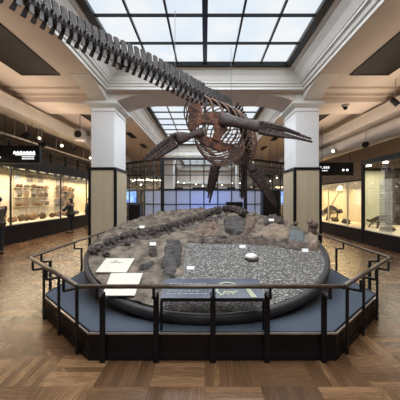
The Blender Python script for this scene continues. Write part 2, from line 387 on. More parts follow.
# columns
for sx, nm in ((-1, 'left'), (1, 'right')):
    x0, x1 = sorted((sx*CI, sx*CO)); c = ((x0+x1)/2, (CYF+CYB)/2, 0)
    t = thing('column', 'square column with white upper shaft and beige lower cladding, '+nm+' of the hanging skeleton', 'column', c, 'columns beside the display')
    MB().box((x0, CYF, 2.36), (x1, CYB, 4.0)).build('shaft', 'column', t, bevel=.02)
    MB().box((x0-.02, CYF-.02, 0), (x1+.02, CYB+.02, 2.32)).build('cladding', 'beige', t)
    e = MB().box((x0-.04, CYF-.04, 2.30), (x1+.04, CYB+.04, 2.37)); e.build('band', 'black', t)
    for xx in (x0-.02, x1+.02):
        MB().box((xx-.03, CYF-.045, 0), (xx+.035, CYF+.03, 2.30)).build('corner_strip', 'black', t)
    cpz = MB()
    for i, (o, za, zb) in enumerate(((.02, 3.86, 3.90), (.03, 3.98, 4.0), (.07, 4.0, 4.04), (.11, 4.04, 4.10), (.08, 4.10, 4.14))):
        cpz.box((x0-o, CYF-o, za), (x1+o, CYB+o, zb))
    cpz.box((x0, CYF, 4.14), (x1, CYB, ZC)); cpz.build('capital', 'cove', t, bevel=.008)

# ------------------------------------------------------------------ platform
X0 = .07; HP = .265
def octo(xh, fh, y0, y1, y2, y3, z):    # x half width, front half width, depths
    return [Vector((X0-fh, y0, z)), Vector((X0+fh, y0, z)), Vector((X0+xh, y1, z)), Vector((X0+xh, y2, z)), Vector((X0+fh, y3, z)), Vector((X0-fh, y3, z)), Vector((X0-xh, y2, z)), Vector((X0-xh, y1, z))]
pf = thing('display_platform', 'low octagonal black platform topped with blue-grey carpet under the fossil disc', 'platform', (X0, 4.9, 0))
MB().prism(octo(2.22, 1.18, 2.67, 3.71, 6.2, 7.2, .0), (0, 0, HP-.012)).build('fascia', 'fascia', pf)
MB().prism(octo(2.19, 1.17, 2.70, 3.73, 6.17, 7.17, HP-.012), (0, 0, .012)).build('carpet', 'carpet', pf)
ns = MB(); oc = octo(2.225, 1.183, 2.665, 3.708, 6.2, 7.2, HP-.004)
for i in range(8): ns.bar(oc[i], oc[(i+1) % 8], .012, .016)
ns.build('nosing_strip', 'steel', pf)
fo = octo(2.223, 1.182, 2.667, 3.709, 6.2, 7.2, .05)
kb = MB()
for i in range(8): kb.bar(fo[i], fo[(i+1) % 8], .01, .07)
kb.build('kick_board', 'black', pf)
# guard rail
ZR = .76
rail = thing('guard_rail', 'brown metal handrail on black posts running around the octagonal platform', 'railing', (X0, 4.5, 0))
ro = [Vector((-2.35, 6.55, ZR)), Vector((-2.33, 3.72, ZR)), Vector((-1.13, 2.50, ZR)), Vector((1.235, 2.50, ZR)), Vector((2.46, 3.72, ZR)), Vector((2.50, 6.55, ZR))]
for i in range(5):
    MB().tube([ro[i], ro[i+1]], .024, 10, flat=.8).build('handrail', 'bronze', rail, smooth=True)
for p in ro[1:5]: MB().lump(p, .027, 0, 0, 10, 8).build('rail_joint', 'darkmetal', rail, smooth=True)
pl = octo(2.24, 1.19, 2.648, 3.70, 6.2, 7.2, 0)
def post(p, out):
    p = Vector(p); out = Vector(out).normalized(); side = Vector((-out.y, out.x, 0))
    m = MB(); m.bar(p+out*.012, p+out*.012+Vector((0, 0, .665)), .05, .018, up=out)
    o = m.build('post', 'black', rail)
    b = MB(); a = p+out*.012+Vector((0, 0, .655)); b.bar(a, a+out*.13, .035, .02); b.bar(a+out*.125, a+out*.125+Vector((0, 0, ZR-.655)), .022, .022, up=out)
    b.build('bracket', 'black', o)
for x in (-.965, -.46, .075, .585, 1.12): post((x, pl[0].y, 0), (0, -1, 0))
def along(a, b, ts):
    d = (b-a); out = Vector((d.y, -d.x, 0)).normalized()
    for t in ts: post(a+d*t, out)
along(pl[1], pl[2], (.14, .5, .88)); along(pl[7], pl[0], (.12, .5, .86))
along(pl[2], pl[3], (.10, .5, .93)); along(pl[6], pl[7], (.07, .5, .90))

# ------------------------------------------------------------------ tilted disc
TH = math.atan(.258); SC = .975
DO = Vector((.023, 4.716*SC, EYE-(EYE-.7995)*SC)); RD = 1.897*SC
U = Vector((1, 0, 0)); V = Vector((0, math.cos(TH), math.sin(TH))); NN = Vector((0, -math.sin(TH), math.cos(TH)))
def DW(u, v, h=0): return DO+U*u+V*v+NN*h
def DP(px, py):
    d = Vector(((px-CX)/F, 1, (CY-py)/F)); t = (DO-Vector((0, 0, EYE))).dot(NN)/d.dot(NN)
    q = Vector((0, 0, EYE))+d*t-DO; return q.dot(U), q.dot(V)
disc = thing('tilted_display_disc', 'large round tilted display bed with a dark rim carrying the fossils', 'display table', (DO.x, DO.y, HP))
nseg = 96
rm = MB(); rp = [(RD-.06, -.012), (RD-.045, .012), (RD, .016), (RD+.02, 0), (RD+.02, -.085), (RD-.01, -.10), (RD-.06, -.10)]
vs = [DW(r*math.cos(2*math.pi*j/nseg), r*math.sin(2*math.pi*j/nseg), h) for j in range(nseg) for r, h in rp]; k = len(rp)
rm.add(vs, [(j*k+i, ((j+1) % nseg)*k+i, ((j+1) % nseg)*k+(i+1) % k, j*k+(i+1) % k) for j in range(nseg) for i in range(k)])
rm.build('rim', 'rim', disc, smooth=True)
base = MB(); top = []; bot = []
for j in range(nseg):
    a = 2*math.pi*j/nseg; rr = RD-.10; top.append(DW(rr*math.cos(a), rr*math.sin(a), -.05))
    rb = RD-.32; bot.append(Vector((DO.x+rb*math.cos(a), DO.y+.05+rb*math.sin(a), HP)))
base.add(top+bot, [tuple(range(nseg)), tuple(range(nseg, 2*nseg))[::-1]]+[(j, (j+1) % nseg, nseg+(j+1) % nseg, nseg+j) for j in range(nseg)])
base.build('base_drum', 'black', disc)
tb = MB(); ring = [DW((RD-.04)*math.cos(2*math.pi*j/nseg), (RD-.04)*math.sin(2*math.pi*j/nseg), -.04) for j in range(nseg)]
tb.prism(ring, NN*.03); tb.build('tray', 'rim', disc)

def inside(p, poly):
    c = False; n = len(poly); x, y = p
    for i in range(n):
        x1, y1 = poly[i]; x2, y2 = poly[(i+1) % n]
        if (y1 > y) != (y2 > y) and x < (x2-x1)*(y-y1)/(y2-y1)+x1: c = not c
    return c
def edist(p, poly):
    best = 9; n = len(poly)
    for i in range(n):
        a = Vector(poly[i]); b = Vector(poly[(i+1) % n]); ab = b-a; q = Vector(p)
        t = max(0, min(1, (q-a).dot(ab)/max(ab.length_squared, 1e-9))); best = min(best, (q-a-ab*t).length)
    return best
def relief(poly, H, edge=.05, rough=.02, rs=8, res=.02, seed=0, floorh=-.006, extra=None, wob=.02):
    us = [p[0] for p in poly]; vs_ = [p[1] for p in poly]
    n1 = int((max(us)-min(us))/res)+4; n2 = int((max(vs_)-min(vs_))/res)+4
    idx = {}; mb = MB()
    def node(i, j, keep):
        u = min(us)+(i-1)*res; v = min(vs_)+(j-1)*res
        if (i, j) not in idx:
            p = (u, v); d = edist(p, poly); ins = inside(p, poly)
            q = Vector((u*rs, v*rs, seed))
            if ins:
                h = H*min(1, d/edge)**.6+rough*(noise.noise(q)+.5*noise.noise(q*2.7)+.3*noise.noise(q*6))*min(1, d/edge*1.5)
                if extra: h += extra(u, v)
                h = max(h, .003)
            else: h = floorh
            rr = math.hypot(u, v)
            if rr > RD-.055: s_ = (RD-.055)/rr; u *= s_; v *= s_
            idx[(i, j)] = len(mb.v); mb.v.append(DW(u, v, h))
        return idx[(i, j)]
    for i in range(n1):
        for j in range(n2):
            u = min(us)+(i-.5)*res; v = min(vs_)+(j-.5)*res
            wu = u+wob*noise.noise(Vector((u*12, v*12, seed+5))); wv = v+wob*noise.noise(Vector((u*12, v*12, seed+9)))
            if inside((wu, wv), poly) and math.hypot(u, v) < RD-.04:
                mb.f.append(tuple(node(a, b, 1) for a, b in ((i, j), (i+1, j), (i+1, j+1), (i, j+1))))
    return mb
# gravel
circ = [((RD-.05)*math.cos(2*math.pi*j/64), (RD-.05)*math.sin(2*math.pi*j/64)) for j in range(64)]
g = relief(circ, .004, .02, .006, 6, .035, wob=0)
go = g.build('gravel', 'gravel', smooth=True, base=DO)
tag(go, 'grey and white gravel filling the front of the tilted disc', 'gravel', kind='stuff')
# sandy matrix: left side and back half
mpoly = [DP(*p) for p in ((150, 318), (163, 300), (160, 282), (184, 276), (186, 243), (215, 242), (245, 240), (275, 243), (300, 249), (322, 247), (345, 240), (330, 205), (205, 190), (70, 200), (60, 300))]
mbk = relief(mpoly, .03, .05, .022, 5, .022, seed=3, extra=lambda u, v: max(0, min(1, (v-.15)*1.5))*.07*(abs(noise.noise(Vector((u*4, v*5, 2))))+.6*noise.noise(Vector((u*13, v*15, 7)))))
o = mbk.build('rock_matrix', 'matrix', smooth=True, base=DO); tag(o, 'brown sandy rock matrix covering the left side and back of the disc', 'rock', kind=None)
def rock(name, pts, H, m, label, cat, seed, edge=.05, rough=.02, res=.018, group=None, lift=0):
    poly = [DP(*p) for p in pts]
    mb = relief(poly, H, edge, rough, 9, res, seed=seed); return tag(mb.build(name, m, smooth=False), label, cat, group)
rock('fossil_paddle', [(165, 242), (180, 241), (184, 250), (182, 265), (175, 279), (162, 278), (160, 268), (163, 256)], .055, 'bone_grey', 'dark grey long fossil block lying on the sand between the cards and the gravel', 'fossil', 11, .04, .03)
rock('rock_ridge', [(186, 238), (215, 237), (245, 236), (275, 239), (300, 243), (312, 246), (312, 251), (298, 251), (270, 246), (240, 244), (210, 244), (186, 243)], .05, 'rock_ridge', 'long dark broken rock ridge along the back edge of the gravel', 'rock', 12, .05, .04)
rock('fossil_slab', [(223, 223), (236, 219), (248, 226), (247, 236), (236, 239), (224, 233)], .11, 'bone_grey', 'dark grey smooth fossil slab right of the spine, centre back of the disc', 'fossil', 13, .04, .02)
rock('reddish_rock', [(245, 219), (258, 221), (256, 229), (246, 238), (240, 239), (243, 230)], .10, 'rock_red', 'reddish rock right of the dark slab at the back of the disc', 'rock', 14, .05, .03)
rock('tan_rock', [(258, 234), (270, 226), (288, 229), (292, 236), (289, 243), (268, 241), (254, 239)], .09, 'rock_tan', 'tan rock behind the ridge on the right, left of the blue-grey rock', 'rock', 15, .06, .03)
rock('knobbly_rock', [(262, 223), (270, 219), (282, 220), (285, 227), (270, 229), (263, 228)], .12, 'bone_dark', 'dark brown knobbly rock above the tan rock with a white label', 'rock', 16, .04, .04)
rock('blue_grey_rock', [(287, 232), (296, 231), (306, 236), (305, 244), (295, 245), (286, 242)], .06, 'rock_blue', 'flat blue-grey rock at the right of the disc', 'rock', 17, .05, .015)
rock('tan_rock', [(306, 236), (318, 234), (322, 242), (318, 251), (309, 251)], .10, 'rock_tan', 'tan rock mound at the right edge of the disc', 'rock', 18, .05, .03)
rock('brown_rock', [(200, 226), (214, 222), (221, 228), (219, 236), (203, 237), (194, 234)], .05, 'rock_red', 'low reddish brown rock between spine and ridge in the centre', 'rock', 19, .05, .03)
rock('dark_fragment', [(137, 270), (146, 265), (155, 263), (156, 267), (147, 272), (138, 274)], .06, 'bone_grey', 'flat dark fossil fragment just right of the white cards', 'fossil', 21, .03, .03)
rock('dark_fragment', [(148, 252), (152, 249), (157, 251), (158, 257), (152, 260), (148, 257)], .09, 'bone_dark', 'small dark lumpy fossil fragment above the flat one, near the upper label', 'fossil', 22, .03, .04)
rock('bone_strip', [(97, 250), (110, 241), (125, 234), (150, 229), (172, 225), (172, 229), (150, 234), (128, 239), (112, 247), (99, 254)], .06, 'bone_dark', 'upper dark strip of crushed bone along the left back of the disc', 'fossil', 23, .03, .05)
rock('bone_mound', [(95, 256), (104, 246), (122, 238), (148, 231), (175, 223), (200, 217), (222, 210), (240, 210), (246, 219), (228, 220), (210, 225), (190, 230), (168, 238), (140, 243), (118, 250), (102, 260)], .05, 'bone_dark', 'dark crumbly mound of matrix that carries the long fossil backbone', 'rock', 29, .09, .045)
# knob standing on the right mound
u, v = DP(312, 236)
kb2 = MB(); c = DW(u, v, .19)
kb2.lump(c, (.085, .07, .075), .3, 3); kb2.lump(c+Vector((-.05, 0, .06)), (.05, .05, .05), .3, 5); kb2.lump(c-NN*.09, (.07, .07, .09), .2, 8)
tag(kb2.build('rounded_boulder', 'rock_red', smooth=True), 'reddish rounded boulder standing on the right edge mound', 'rock')
# fossil spine
sp = thing('fossil_spine', 'long dark fossil backbone crossing the back left of the disc', 'fossil', DW(*DP(165, 233), .03))
path = [(93, 256), (104, 249), (118, 243), (132, 239), (148, 236), (164, 232), (180, 227), (196, 222), (210, 217), (220, 214), (231, 213), (240, 217), (246, 222)]
pu = [Vector(DP(*p)) for p in path]; tot = []; 
for i in range(len(pu)-1):
    for t in range(5): tot.append(pu[i].lerp(pu[i+1], t/5))
acc = 0; last = tot[0]; k = 0
for q, q2 in zip(tot, tot[1:]):
    if (q-last).length < .06 and k: continue
    last = q; d = q2-q; a = math.atan2(d.y, d.x); f = k/34
    hh = .045+.07*f*f*(1 if f < 1 else 1)
    rot = Matrix((U, V, NN)).transposed() @ Matrix.Rotation(a+random.uniform(-.3, .3), 3, 'Z')
    mb = MB(); hh += .05; mb.lump(DW(q.x, q.y, hh*.7), (.042, .062+.02*random.random(), .045+.02*f), .35, k, 8, 6, rot)
    mb.lump(DW(q.x, q.y, hh*.7)+rot @ Vector((0, .07, .0)), (.018, .045, .022), .3, k+50, 6, 5, rot)
    mb.lump(DW(q.x, q.y, hh*.7)+rot @ Vector((0, -.07, -.01)), (.018, .05, .022), .3, k+90, 6, 5, rot)
    mb.build('vertebra', 'bone_dark', sp, smooth=True); k += 1
# scattered small stones of the matrix (each a thing)
scn = [(128, 247, 'left of the upper white label'), (212, 231, 'beside the low brown rock'), (224, 241, 'on the ridge below the dark slab'), (255, 217, 'behind the reddish rock'), (107, 258, 'just above the white cards'), (296, 226, 'behind the blue-grey rock')]
for i, (a, b, w_) in enumerate(scn):
    u, v = DP(a, b); m = MB(); m.lump(DW(u, v, .055), (.05, .035, .035), .35, i+30, rot=Matrix((U, V, NN)).transposed(), flatb=False)
    tag(m.build('stone', 'rock_red' if i % 2 else 'bone_dark'), 'small loose stone on the disc '+w_, 'stone', 'loose stones on the disc')
# white labels
lab = [(142, 229.5, .05, 'on the upper left bone strip'), (153, 248, .07, 'above the small dark fragment'), (190.5, 269, .012, 'left of centre on the gravel'), (242.5, 247.5, .012, 'on the gravel just above the white oval'), (271, 227, .14, 'on the knobbly dark rock'), (305, 251.5, .02, 'at the right edge of the gravel')]
for a, b, h, w_ in lab:
    u, v = DP(a, b); m = MB(); R3 = Matrix((U, V, NN)).transposed()
    mt = Matrix.Translation(DW(u, v, h)) @ R3.to_4x4() @ Matrix.Rotation(R_(35), 4, 'X')
    m.box((-.048, -.028, -.003), (.048, .028, .003), mt); m.bar(DW(u, v, h)-NN*.0, DW(u, v+.012, max(h-.06, .0)), .012, .006)
    tag(m.build('specimen_label', 'label'), 'small white specimen label '+w_, 'label', 'white labels on the disc')
# white oval stone
u, v = DP(251, 259.5); R3 = Matrix((U, V, NN)).transposed()
m = MB(); m.lump(DW(u, v, .05), (.085, .06, .04), .05, 2, 14, 10, R3)
wo = thing('oval_specimen', 'white oval stone with a modelled dark shadow, lying alone on the gravel', 'stone', DW(u, v, .01))
m.build('stone_top', 'label', wo, smooth=True)
m = MB(); m.lump(DW(u+.01, v-.012, .022), (.10, .075, .028), .1, 4, 14, 8, R3); m.build('shadow_lump', 'bone_dark', wo, smooth=True)  # dark lump stands in for the stone's shadow
# white cards
def card(pts, h, label, figure=True, legs=True):
    pts = [DP(*p) for p in pts]; cu = sum(p[0] for p in pts)/4; cv = sum(p[1] for p in pts)/4
    t = thing('white_card', label, 'card', DW(cu, cv, h-.04), 'white cards on the disc')
    MB().prism([DW(a, b, h) for a, b in pts], NN*.008).build('sheet', 'card', t)
    l = MB()
    for a, b in pts: l.bar(DW(cu+(a-cu)*.8, cv+(b-cv)*.8, h), DW(cu+(a-cu)*.8, cv+(b-cv)*.8, -.005), .012, .012)
    l.build('stand_pin', 'steel', t)
    if figure:
        f = MB(); rr = random.Random(3)
        a0, b0 = pts[0]; 
        for i in range(7):
            x = cu+rr.uniform(-.07, .05); y = cv+.05+rr.uniform(-.05, .05); an = rr.uniform(0, 3)
            f.bar(DW(x, y, h+.0095), DW(x+.07*math.cos(an), y+.045*math.sin(an), h+.0095), .012, .002, up=NN)
        f.build('printed_figure', 'cardprint', t)
card([(106.5, 262), (135, 262), (126.5, 276.5), (96, 276)], .05, 'large white card with a pale brown bone figure, farthest of the two stacked cards')
card([(111.5, 277.2), (143, 277.2), (135, 300), (102.5, 300)], .05, 'plain white card partly behind the handrail, nearest to the platform edge', False)

# ------------------------------------------------------------------ lectern panel
lec = thing('information_lectern', 'low slanted slate information panel on a black frame behind the front handrail', 'information panel', (.02, 2.8, HP))
a = P(159.5, 298, 2.735); b = P(265.5, 298, 2.735); c = P(258, 278.5, 3.08); d = P(164.5, 278.5, 3.08)
nrm = (b-a).cross(d-a).normalized()
MB().prism([a, b, c, d], -nrm*.012).build('panel', 'panel', lec, bevel=.003)
pr = MB(); ex = (b-a); ey = (d-a)
def LQ(s, t, h=.0015): return a+ex*s+ey*t+nrm*h+ex*(0)*(t)
rr = random.Random(5)
for r in range(5):
    t = .18+.13*r; x = .06
    while x < (.34 if r % 2 else .42):
        wd = rr.uniform(.015, .05); pr.add([LQ(x, t), LQ(x+wd, t), LQ(x+wd, t+.04), LQ(x, t+.04)], [(0, 1, 2, 3)]); x += wd+.012
pr.build('text_lines', 'print', lec)
pg = MB(); cc = LQ(.66, .48)
pts = []
for i in range(22):
    an = math.pi*(.05+1.25*i/21); pts.append(LQ(.66+.115*math.cos(an), .42+.36*math.sin(an)))
for i in range(21): pg.bar(pts[i], pts[i+1], .02, .003, up=nrm)
for i in range(9): pg.bar(LQ(.60+.015*i, .15+.04*(i % 3)), LQ(.63+.015*i, .33-.03*(i % 2)), .018, .003, up=nrm)
pg.prism([LQ(.865, .02), LQ(.925, .02), LQ(.86, .62), LQ(.82, .62)], nrm*.002)
pg.build('skeleton_print', 'paleprint', lec)
fm = MB(); za = a.z-.02
fm.bar((a.x+.015, a.y+.01, za), (b.x-.015, a.y+.01, za), .02, .03)
fm.build('front_bar', 'black', lec)
for x in (a.x+.02, (a.x+b.x)/2, b.x-.02):
    MB().box((x-.012, 2.715, HP), (x+.012, 2.745, za)).build('leg', 'black', lec)

# ------------------------------------------------------------------ hanging skeleton
sk = thing('marine_reptile_skeleton', 'hanging long-necked marine reptile skeleton with rust-brown body and four paddles', 'skeleton', P(222, 120, 5.9))
ctrl = [(-34, -44, 2.7), (-6, -22, 2.85), (22, -3, 3.05), (50, 16, 3.35), (76, 32, 3.65), (100, 46, 3.95), (126, 58, 4.25), (150, 69, 4.55), (175, 82, 4.9), (194, 92, 5.2), (207, 98, 5.45), (220, 103, 5.75), (231, 110, 6.1), (239, 121, 6.5), (243, 134, 6.95), (244, 148, 7.4), (243.5, 160, 7.7), (243, 172, 7.95), (242.5, 185, 8.1), (242, 199, 8.3)]
cw = [P(*c_) for c_ in ctrl]
def cat(pts, t):
    n = len(pts)-1; i = min(int(t), n-1); f = t-i
    p0, p1, p2, p3 = pts[max(i-1, 0)], pts[i], pts[i+1], pts[min(i+2, n)]
    return .5*((2*p1)+(p2-p0)*f+(2*p0-5*p1+4*p2-p3)*f*f+(3*p1-p0-3*p2+p3)*f**3)
fine = [cat(cw, i/40) for i in range(40*(len(cw)-1)+1)]
L_ = [0]
for p, q in zip(fine, fine[1:]): L_.append(L_[-1]+(q-p).length)
def at(s):
    import bisect
    i = min(max(bisect.bisect(L_, s)-1, 0), len(fine)-2); f = (s-L_[i])/max(L_[i+1]-L_[i], 1e-9)
    return fine[i].lerp(fine[i+1], f), (fine[min(i+6, len(fine)-1)]-fine[max(i-6, 0)]).normalized()
def s_of(idx): return L_[idx*40]
s = 0.02; nv = 0; bodystart = s_of(10); bodyend = s_of(15); tail_end = L_[-1]
rodpts = [fine[i] for i in range(0, len(fine), 8)]
while s < tail_end-.02 and nv < 88:
    p, T = at(s)
    up = Vector((0, 0, 1)); 
    if s > s_of(12): up = Vector((.35, -.6, 1)).lerp(Vector((.9, -.9, .2)), min(1, (s-s_of(12))/2.0))
    side = T.cross(up).normalized(); up = side.cross(T).normalized()
    if s < bodystart: sp_ = .112; cr = .055+.03*min(1, s/3.0); hs = .125+.045*min(1, s/2.5); rb = .125; mm = 'neckbone'
    elif s < bodyend: sp_ = .10; cr = .062; hs = .15; rb = .0; mm = 'neckbone'
    else: f = (s-bodyend)/(tail_end-bodyend); sp_ = .075; cr = .06-.04*f; hs = .12-.07*f; rb = .11-.07*f; mm = 'flipbone'
    m = MB(); hl = sp_*.36
    m.tube([p-T*hl, p-T*hl*.6, p, p+T*hl*.6, p+T*hl], [cr*1.0, cr*1.08, cr*.82, cr*1.08, cr], 10)
    # neural spine blade leaning back
    lean = -T*.04
    b0 = p+up*cr*.7; t0 = p+up*(cr+hs)+lean
    for dd in (0,):
        w0 = sp_*.25; w1 = sp_*.43
        mm_ = p+up*(cr+hs*.55)+lean*.4; q = [b0-T*sp_*.46, b0+T*sp_*.46, mm_+T*sp_*.34, t0+T*w1*.86, t0+up*.012, t0-T*w1*.8, mm_-T*sp_*.40]
        m.prism([x-side*.012 for x in q], side*.024)
    # zygapophyses / transverse processes and cervical ribs
    for sg in (-1, 1):
        e = p+side*sg*cr*.8
        m.tube([e+up*.02, e+side*sg*.05+up*.035], [.022, .012], 6)
        if rb:
            e2 = p+side*sg*(cr*.6)-up*cr*.6
            tip = e2+side*sg*.035-up*rb-T*.03
            q = [e2-T*.02, e2+T*.022, tip+T*.034, tip-T*.022]
            m.prism([x-side*.008 for x in q], side*.016)
    m.build('vertebra', mm, sk); nv += 1; s += sp_
MB().tube(rodpts, .022, 8).build('support_rod', 'neckbone', sk, smooth=True)
# ribs
def rib(p, side, dn, T, r, a0, a1, sweep, th, name='rib', m='ribbone', c=None, parent=sk, rx=1.0):
    c = c if c is not None else p+dn*r
    pts = []
    for i in range(15):
        t = i/14; an = a0+(a1-a0)*t
        pts.append(c-dn*r*math.cos(an)+side*r*rx*math.sin(an)+T*sweep*math.sin(an*.5)**2)
    rad = [th*(.9+.3*math.sin(math.pi*i/14)) for i in range(15)]
    MB().tube(pts, rad, 6, flat=.6, up=T).build(name, m, parent, smooth=True)
nr = 15
for i in range(nr):
    f = i/(nr-1); s = s_of(9)+.15+(s_of(15)-s_of(9)-.2)*f; p, T = at(s)
    T = (T+Vector((0, 1.2, 0))).normalized()
    dn = Vector((-.20+.05*f, -.1, -1)).normalized(); dn = (dn-T*dn.dot(T)).normalized(); side = T.cross(dn).normalized()
    r = .30+.22*math.sin(math.pi*min(1, f*1.05)**.8)-.03*f
    for sg in (-1, 1): rib(p, side*sg, dn, T, r, .12, 2.35+.2*math.sin(f*9), .10, .016)
# gastralia (belly ribs)
for i in range(9):
    f = i/8; c = P(216+8*f, 130+16*f, 5.45+1.0*f); r = .40+.06*f+.04*math.sin(math.pi*f)
    th0 = 1.6-.15*f
    rib(None, Vector((1, 0, 0)), Vector((-.12, -.12, -1)).normalized(), Vector((0, 1, 0)), r, math.pi-th0, math.pi+th0*.9, .03, .0115, 'belly_rib', 'ribbone', c=c, rx=1.08)
# girdle plates
def Z(x, y, D): return P(175+x/4.44, 85+y/4.44, D)
def plate(name, pts, D0, slope, th=.05, m='rust', slopey=0):
    q = [Z(x, y, D0+slope*(x-150)/150+slopey*(y-200)/150) for x, y in pts]
    return MB().prism(q, Vector((0, th, -.01))).build(name, m, sk, bevel=.012)
plate('coracoid', [(55, 95), (82, 84), (110, 80), (122, 105), (120, 125), (150, 122), (185, 118), (196, 135), (184, 160), (165, 172), (135, 168), (112, 172), (96, 186), (88, 214), (68, 200), (56, 170), (62, 130)], 5.28, .08, slopey=.1)
plate('scapula', [(168, 168), (195, 140), (216, 160), (222, 182), (240, 196), (222, 210), (206, 232), (200, 252), (180, 246), (164, 236), (174, 205)], 5.24, .08, slopey=.1)
plate('clavicle', [(84, 214), (118, 220), (166, 233), (200, 248), (236, 258), (262, 262), (268, 274), (240, 286), (212, 288), (192, 296), (178, 284), (150, 276), (126, 262), (108, 244)], 5.27, .08, slopey=.1)
plate('scapula', [(186, 118), (215, 128), (238, 150), (232, 172), (214, 178), (196, 150)], 5.30, .05, m='flipbone')
plate('interclavicle', [(112, 252), (140, 274), (170, 296), (186, 318), (160, 308), (132, 286)], 5.33, .05, m='rust')
# pelvic plates further back
MB().prism([P(228, 150, 6.9), P(240, 146, 6.9), P(248, 154, 7.0), (P(246, 164, 7.0)), P(234, 164, 6.9)], (0, .05, 0)).build('pelvis', 'flipbone', sk, bevel=.01)
# paddles
def paddle(root, knee, tips, name, bases, r0, r1, rd, m='flipbone', nph=9):
    root = Vector(root); knee = Vector(knee); d = knee-root
    h = MB().tube([root, root+d*.15, root+d*.32, root+d*.5, root+d*.7, root+d*.85, knee], [r0, r0*1.08, r0*.8, r0*.74, r1*.82, r1*1.0, r1*.95], 12, flat=.55, up=(0, -1, 0)).jitter(.022, 14).build(name, m, sk, smooth=True)
    for k_, (b_, t_) in enumerate(zip(bases, tips)):
        b_ = Vector(b_); t_ = Vector(t_); mid = b_.lerp(t_, .5)+Vector((0, 0, .03*(1 if k_ < 2 else -.3)))
        mb = MB()
        for i in range(nph):
            ta = i/nph; tb_ = (i+.86)/nph
            q = lambda t: b_.lerp(mid, 2*t) if t < .5 else mid.lerp(t_, 2*t-1)
            k = 1-.62*ta; pa, pb = q(ta), q(tb_); r = rd*k
            mb.tube([pa, pa.lerp(pb, .2), pa.lerp(pb, .5), pa.lerp(pb, .8), pb], [r*.8, r, r*.68, r, r*.8], 7, up=(0, -1, 0))
        mb.tube([b_, mid, t_], [rd*.8, rd*.6, rd*.2], 6)
        mb.build('digit', m, h, smooth=True)
# front left
paddle(P(203, 132, 5.3), P(176, 139, 5.05), [P(143, 159, 4.8), P(144.5, 160.3, 4.8), P(147, 161, 4.8), P(150, 161, 4.82), P(155, 159, 4.84)], 'front_left_humerus',
       [P(174, 135, 5.05), P(173.5, 137.6, 5.05), P(174, 140.2, 5.05), P(175, 142.8, 5.05), P(177, 145, 5.05)], .085, .115, .05, 'flipbone')
# front right
paddle(P(219, 119, 5.3), P(264, 127.5, 4.95), [P(300, 134, 4.7), P(311.5, 139, 4.65), P(312.5, 142, 4.65), P(305, 140, 4.66), P(292, 138, 4.7)], 'front_right_humerus',
       [P(260, 122.5, 4.95), P(261, 125, 4.95), P(262, 127.5, 4.95), P(261, 130, 4.95), P(259, 132, 4.95)], .125, .12, .052)
# rear left
paddle(P(226, 160, 7.1), P(215, 168, 7.2), [P(207, 192, 7.3), P(208, 198, 7.3), P(209.5, 203, 7.3), P(211, 197, 7.3), P(213.5, 190, 7.3)], 'rear_left_femur',
       [P(212.5, 166, 7.2), P(214, 168, 7.2), P(215.5, 169, 7.2), P(217, 170, 7.2), P(218, 170, 7.2)], .075, .11, .065)
# rear right
paddle(P(244, 158, 7.1), P(254, 172, 7.0), [P(270, 202, 6.9), P(273, 205, 6.9), P(276, 208, 6.9), P(277, 206, 6.9), P(276.5, 202, 6.9)], 'rear_right_femur',
       [P(251, 174, 7.0), P(253, 173, 7.0), P(255, 172, 7.0), P(257, 171, 7.0), P(258.5, 170, 7.0)], .075, .11, .065)
for idx, yy in ((3, None), (8, None), (12, None)):
    p = cw[idx]; q = Vector((max(-1.9, min(1.9, p.x)), p.y, ZG-.02)); MB().tube([p, q], .0045, 6).build('suspension_cable', 'darkmetal', sk)

# ------------------------------------------------------------------ left display case (long)
XC = -6.5; XB = -7.35; LA, LB = 6.6, 17.2
lc = thing('long_display_case', 'long warmly lit wall display case with black plinth and header along the left wall', 'display case', (XC-.5, 12, 0))
MB().box((XB-.1, LA, 0), (XC, LB, .62)).build('plinth', 'fascia', lc)
MB().box((XB-.1, LA, 2.60), (XC+.02, LB, 3.02)).build('header', 'fascia', lc)
MB().box((XB-.1, LA, .62), (XB, LB, 2.6)).build('backdrop', 'casewall', lc)
for y in (LA, LB-.05): MB().box((XB, y, .62), (XC, y+.05, 2.6)).build('end_panel', 'casewall', lc)
MB().box((XC-.022, LA+.05, .62), (XC-.01, LB-.05, 2.6)).build('glass', 'pane', lc)
MB().box((XB, LA+.05, .62), (XC-.03, LB-.05, .66)).build('deck', 'board', lc)
tr = MB()
for y in [LA+.35+.62*i for i in range(17)]: tr.box((XC-.16, y, 2.585), (XC-.13, y+.4, 2.6))
tr.build('tube_lamp', 'trough', lc)
for y in (8.0, 10.6, 13.4, 16): area_light('case_light', (XC-.35, y, 2.54), .25, 2.4, 56, (1, .80, .54), (0, R_(-12), 0))
for y in (9.4, 12.65, 15.4): MB().box((XC-.05, y-.02, .62), (XC, y+.02, 2.6)).build('mullion', 'fascia', lc)
lam = MB()
for i in range(16):
    y = LA+.4+i*.66; lam.box((XC-.12, y, 2.52), (XC-.04, y+.09, 2.6))
lam.build('lamp_bracket', 'black', lc)
# black guard frame above header
fr = MB()
for z in (3.2, 3.42): fr.box((XC-.02, LA, z-.025), (XC+.03, LB, z+.025))
for y in [LA+.2+1.25*i for i in range(9)]: fr.box((XC-.03, y-.04, 3.02), (XC+.04, y+.04, 3.47))
fr.build('top_frame', 'black', lc)
def onwall(px, xw): return xw*F/(px-CX)          # depth of an x-plane at a pixel column
def zat(py, D): return EYE+(CY-py)*D/F
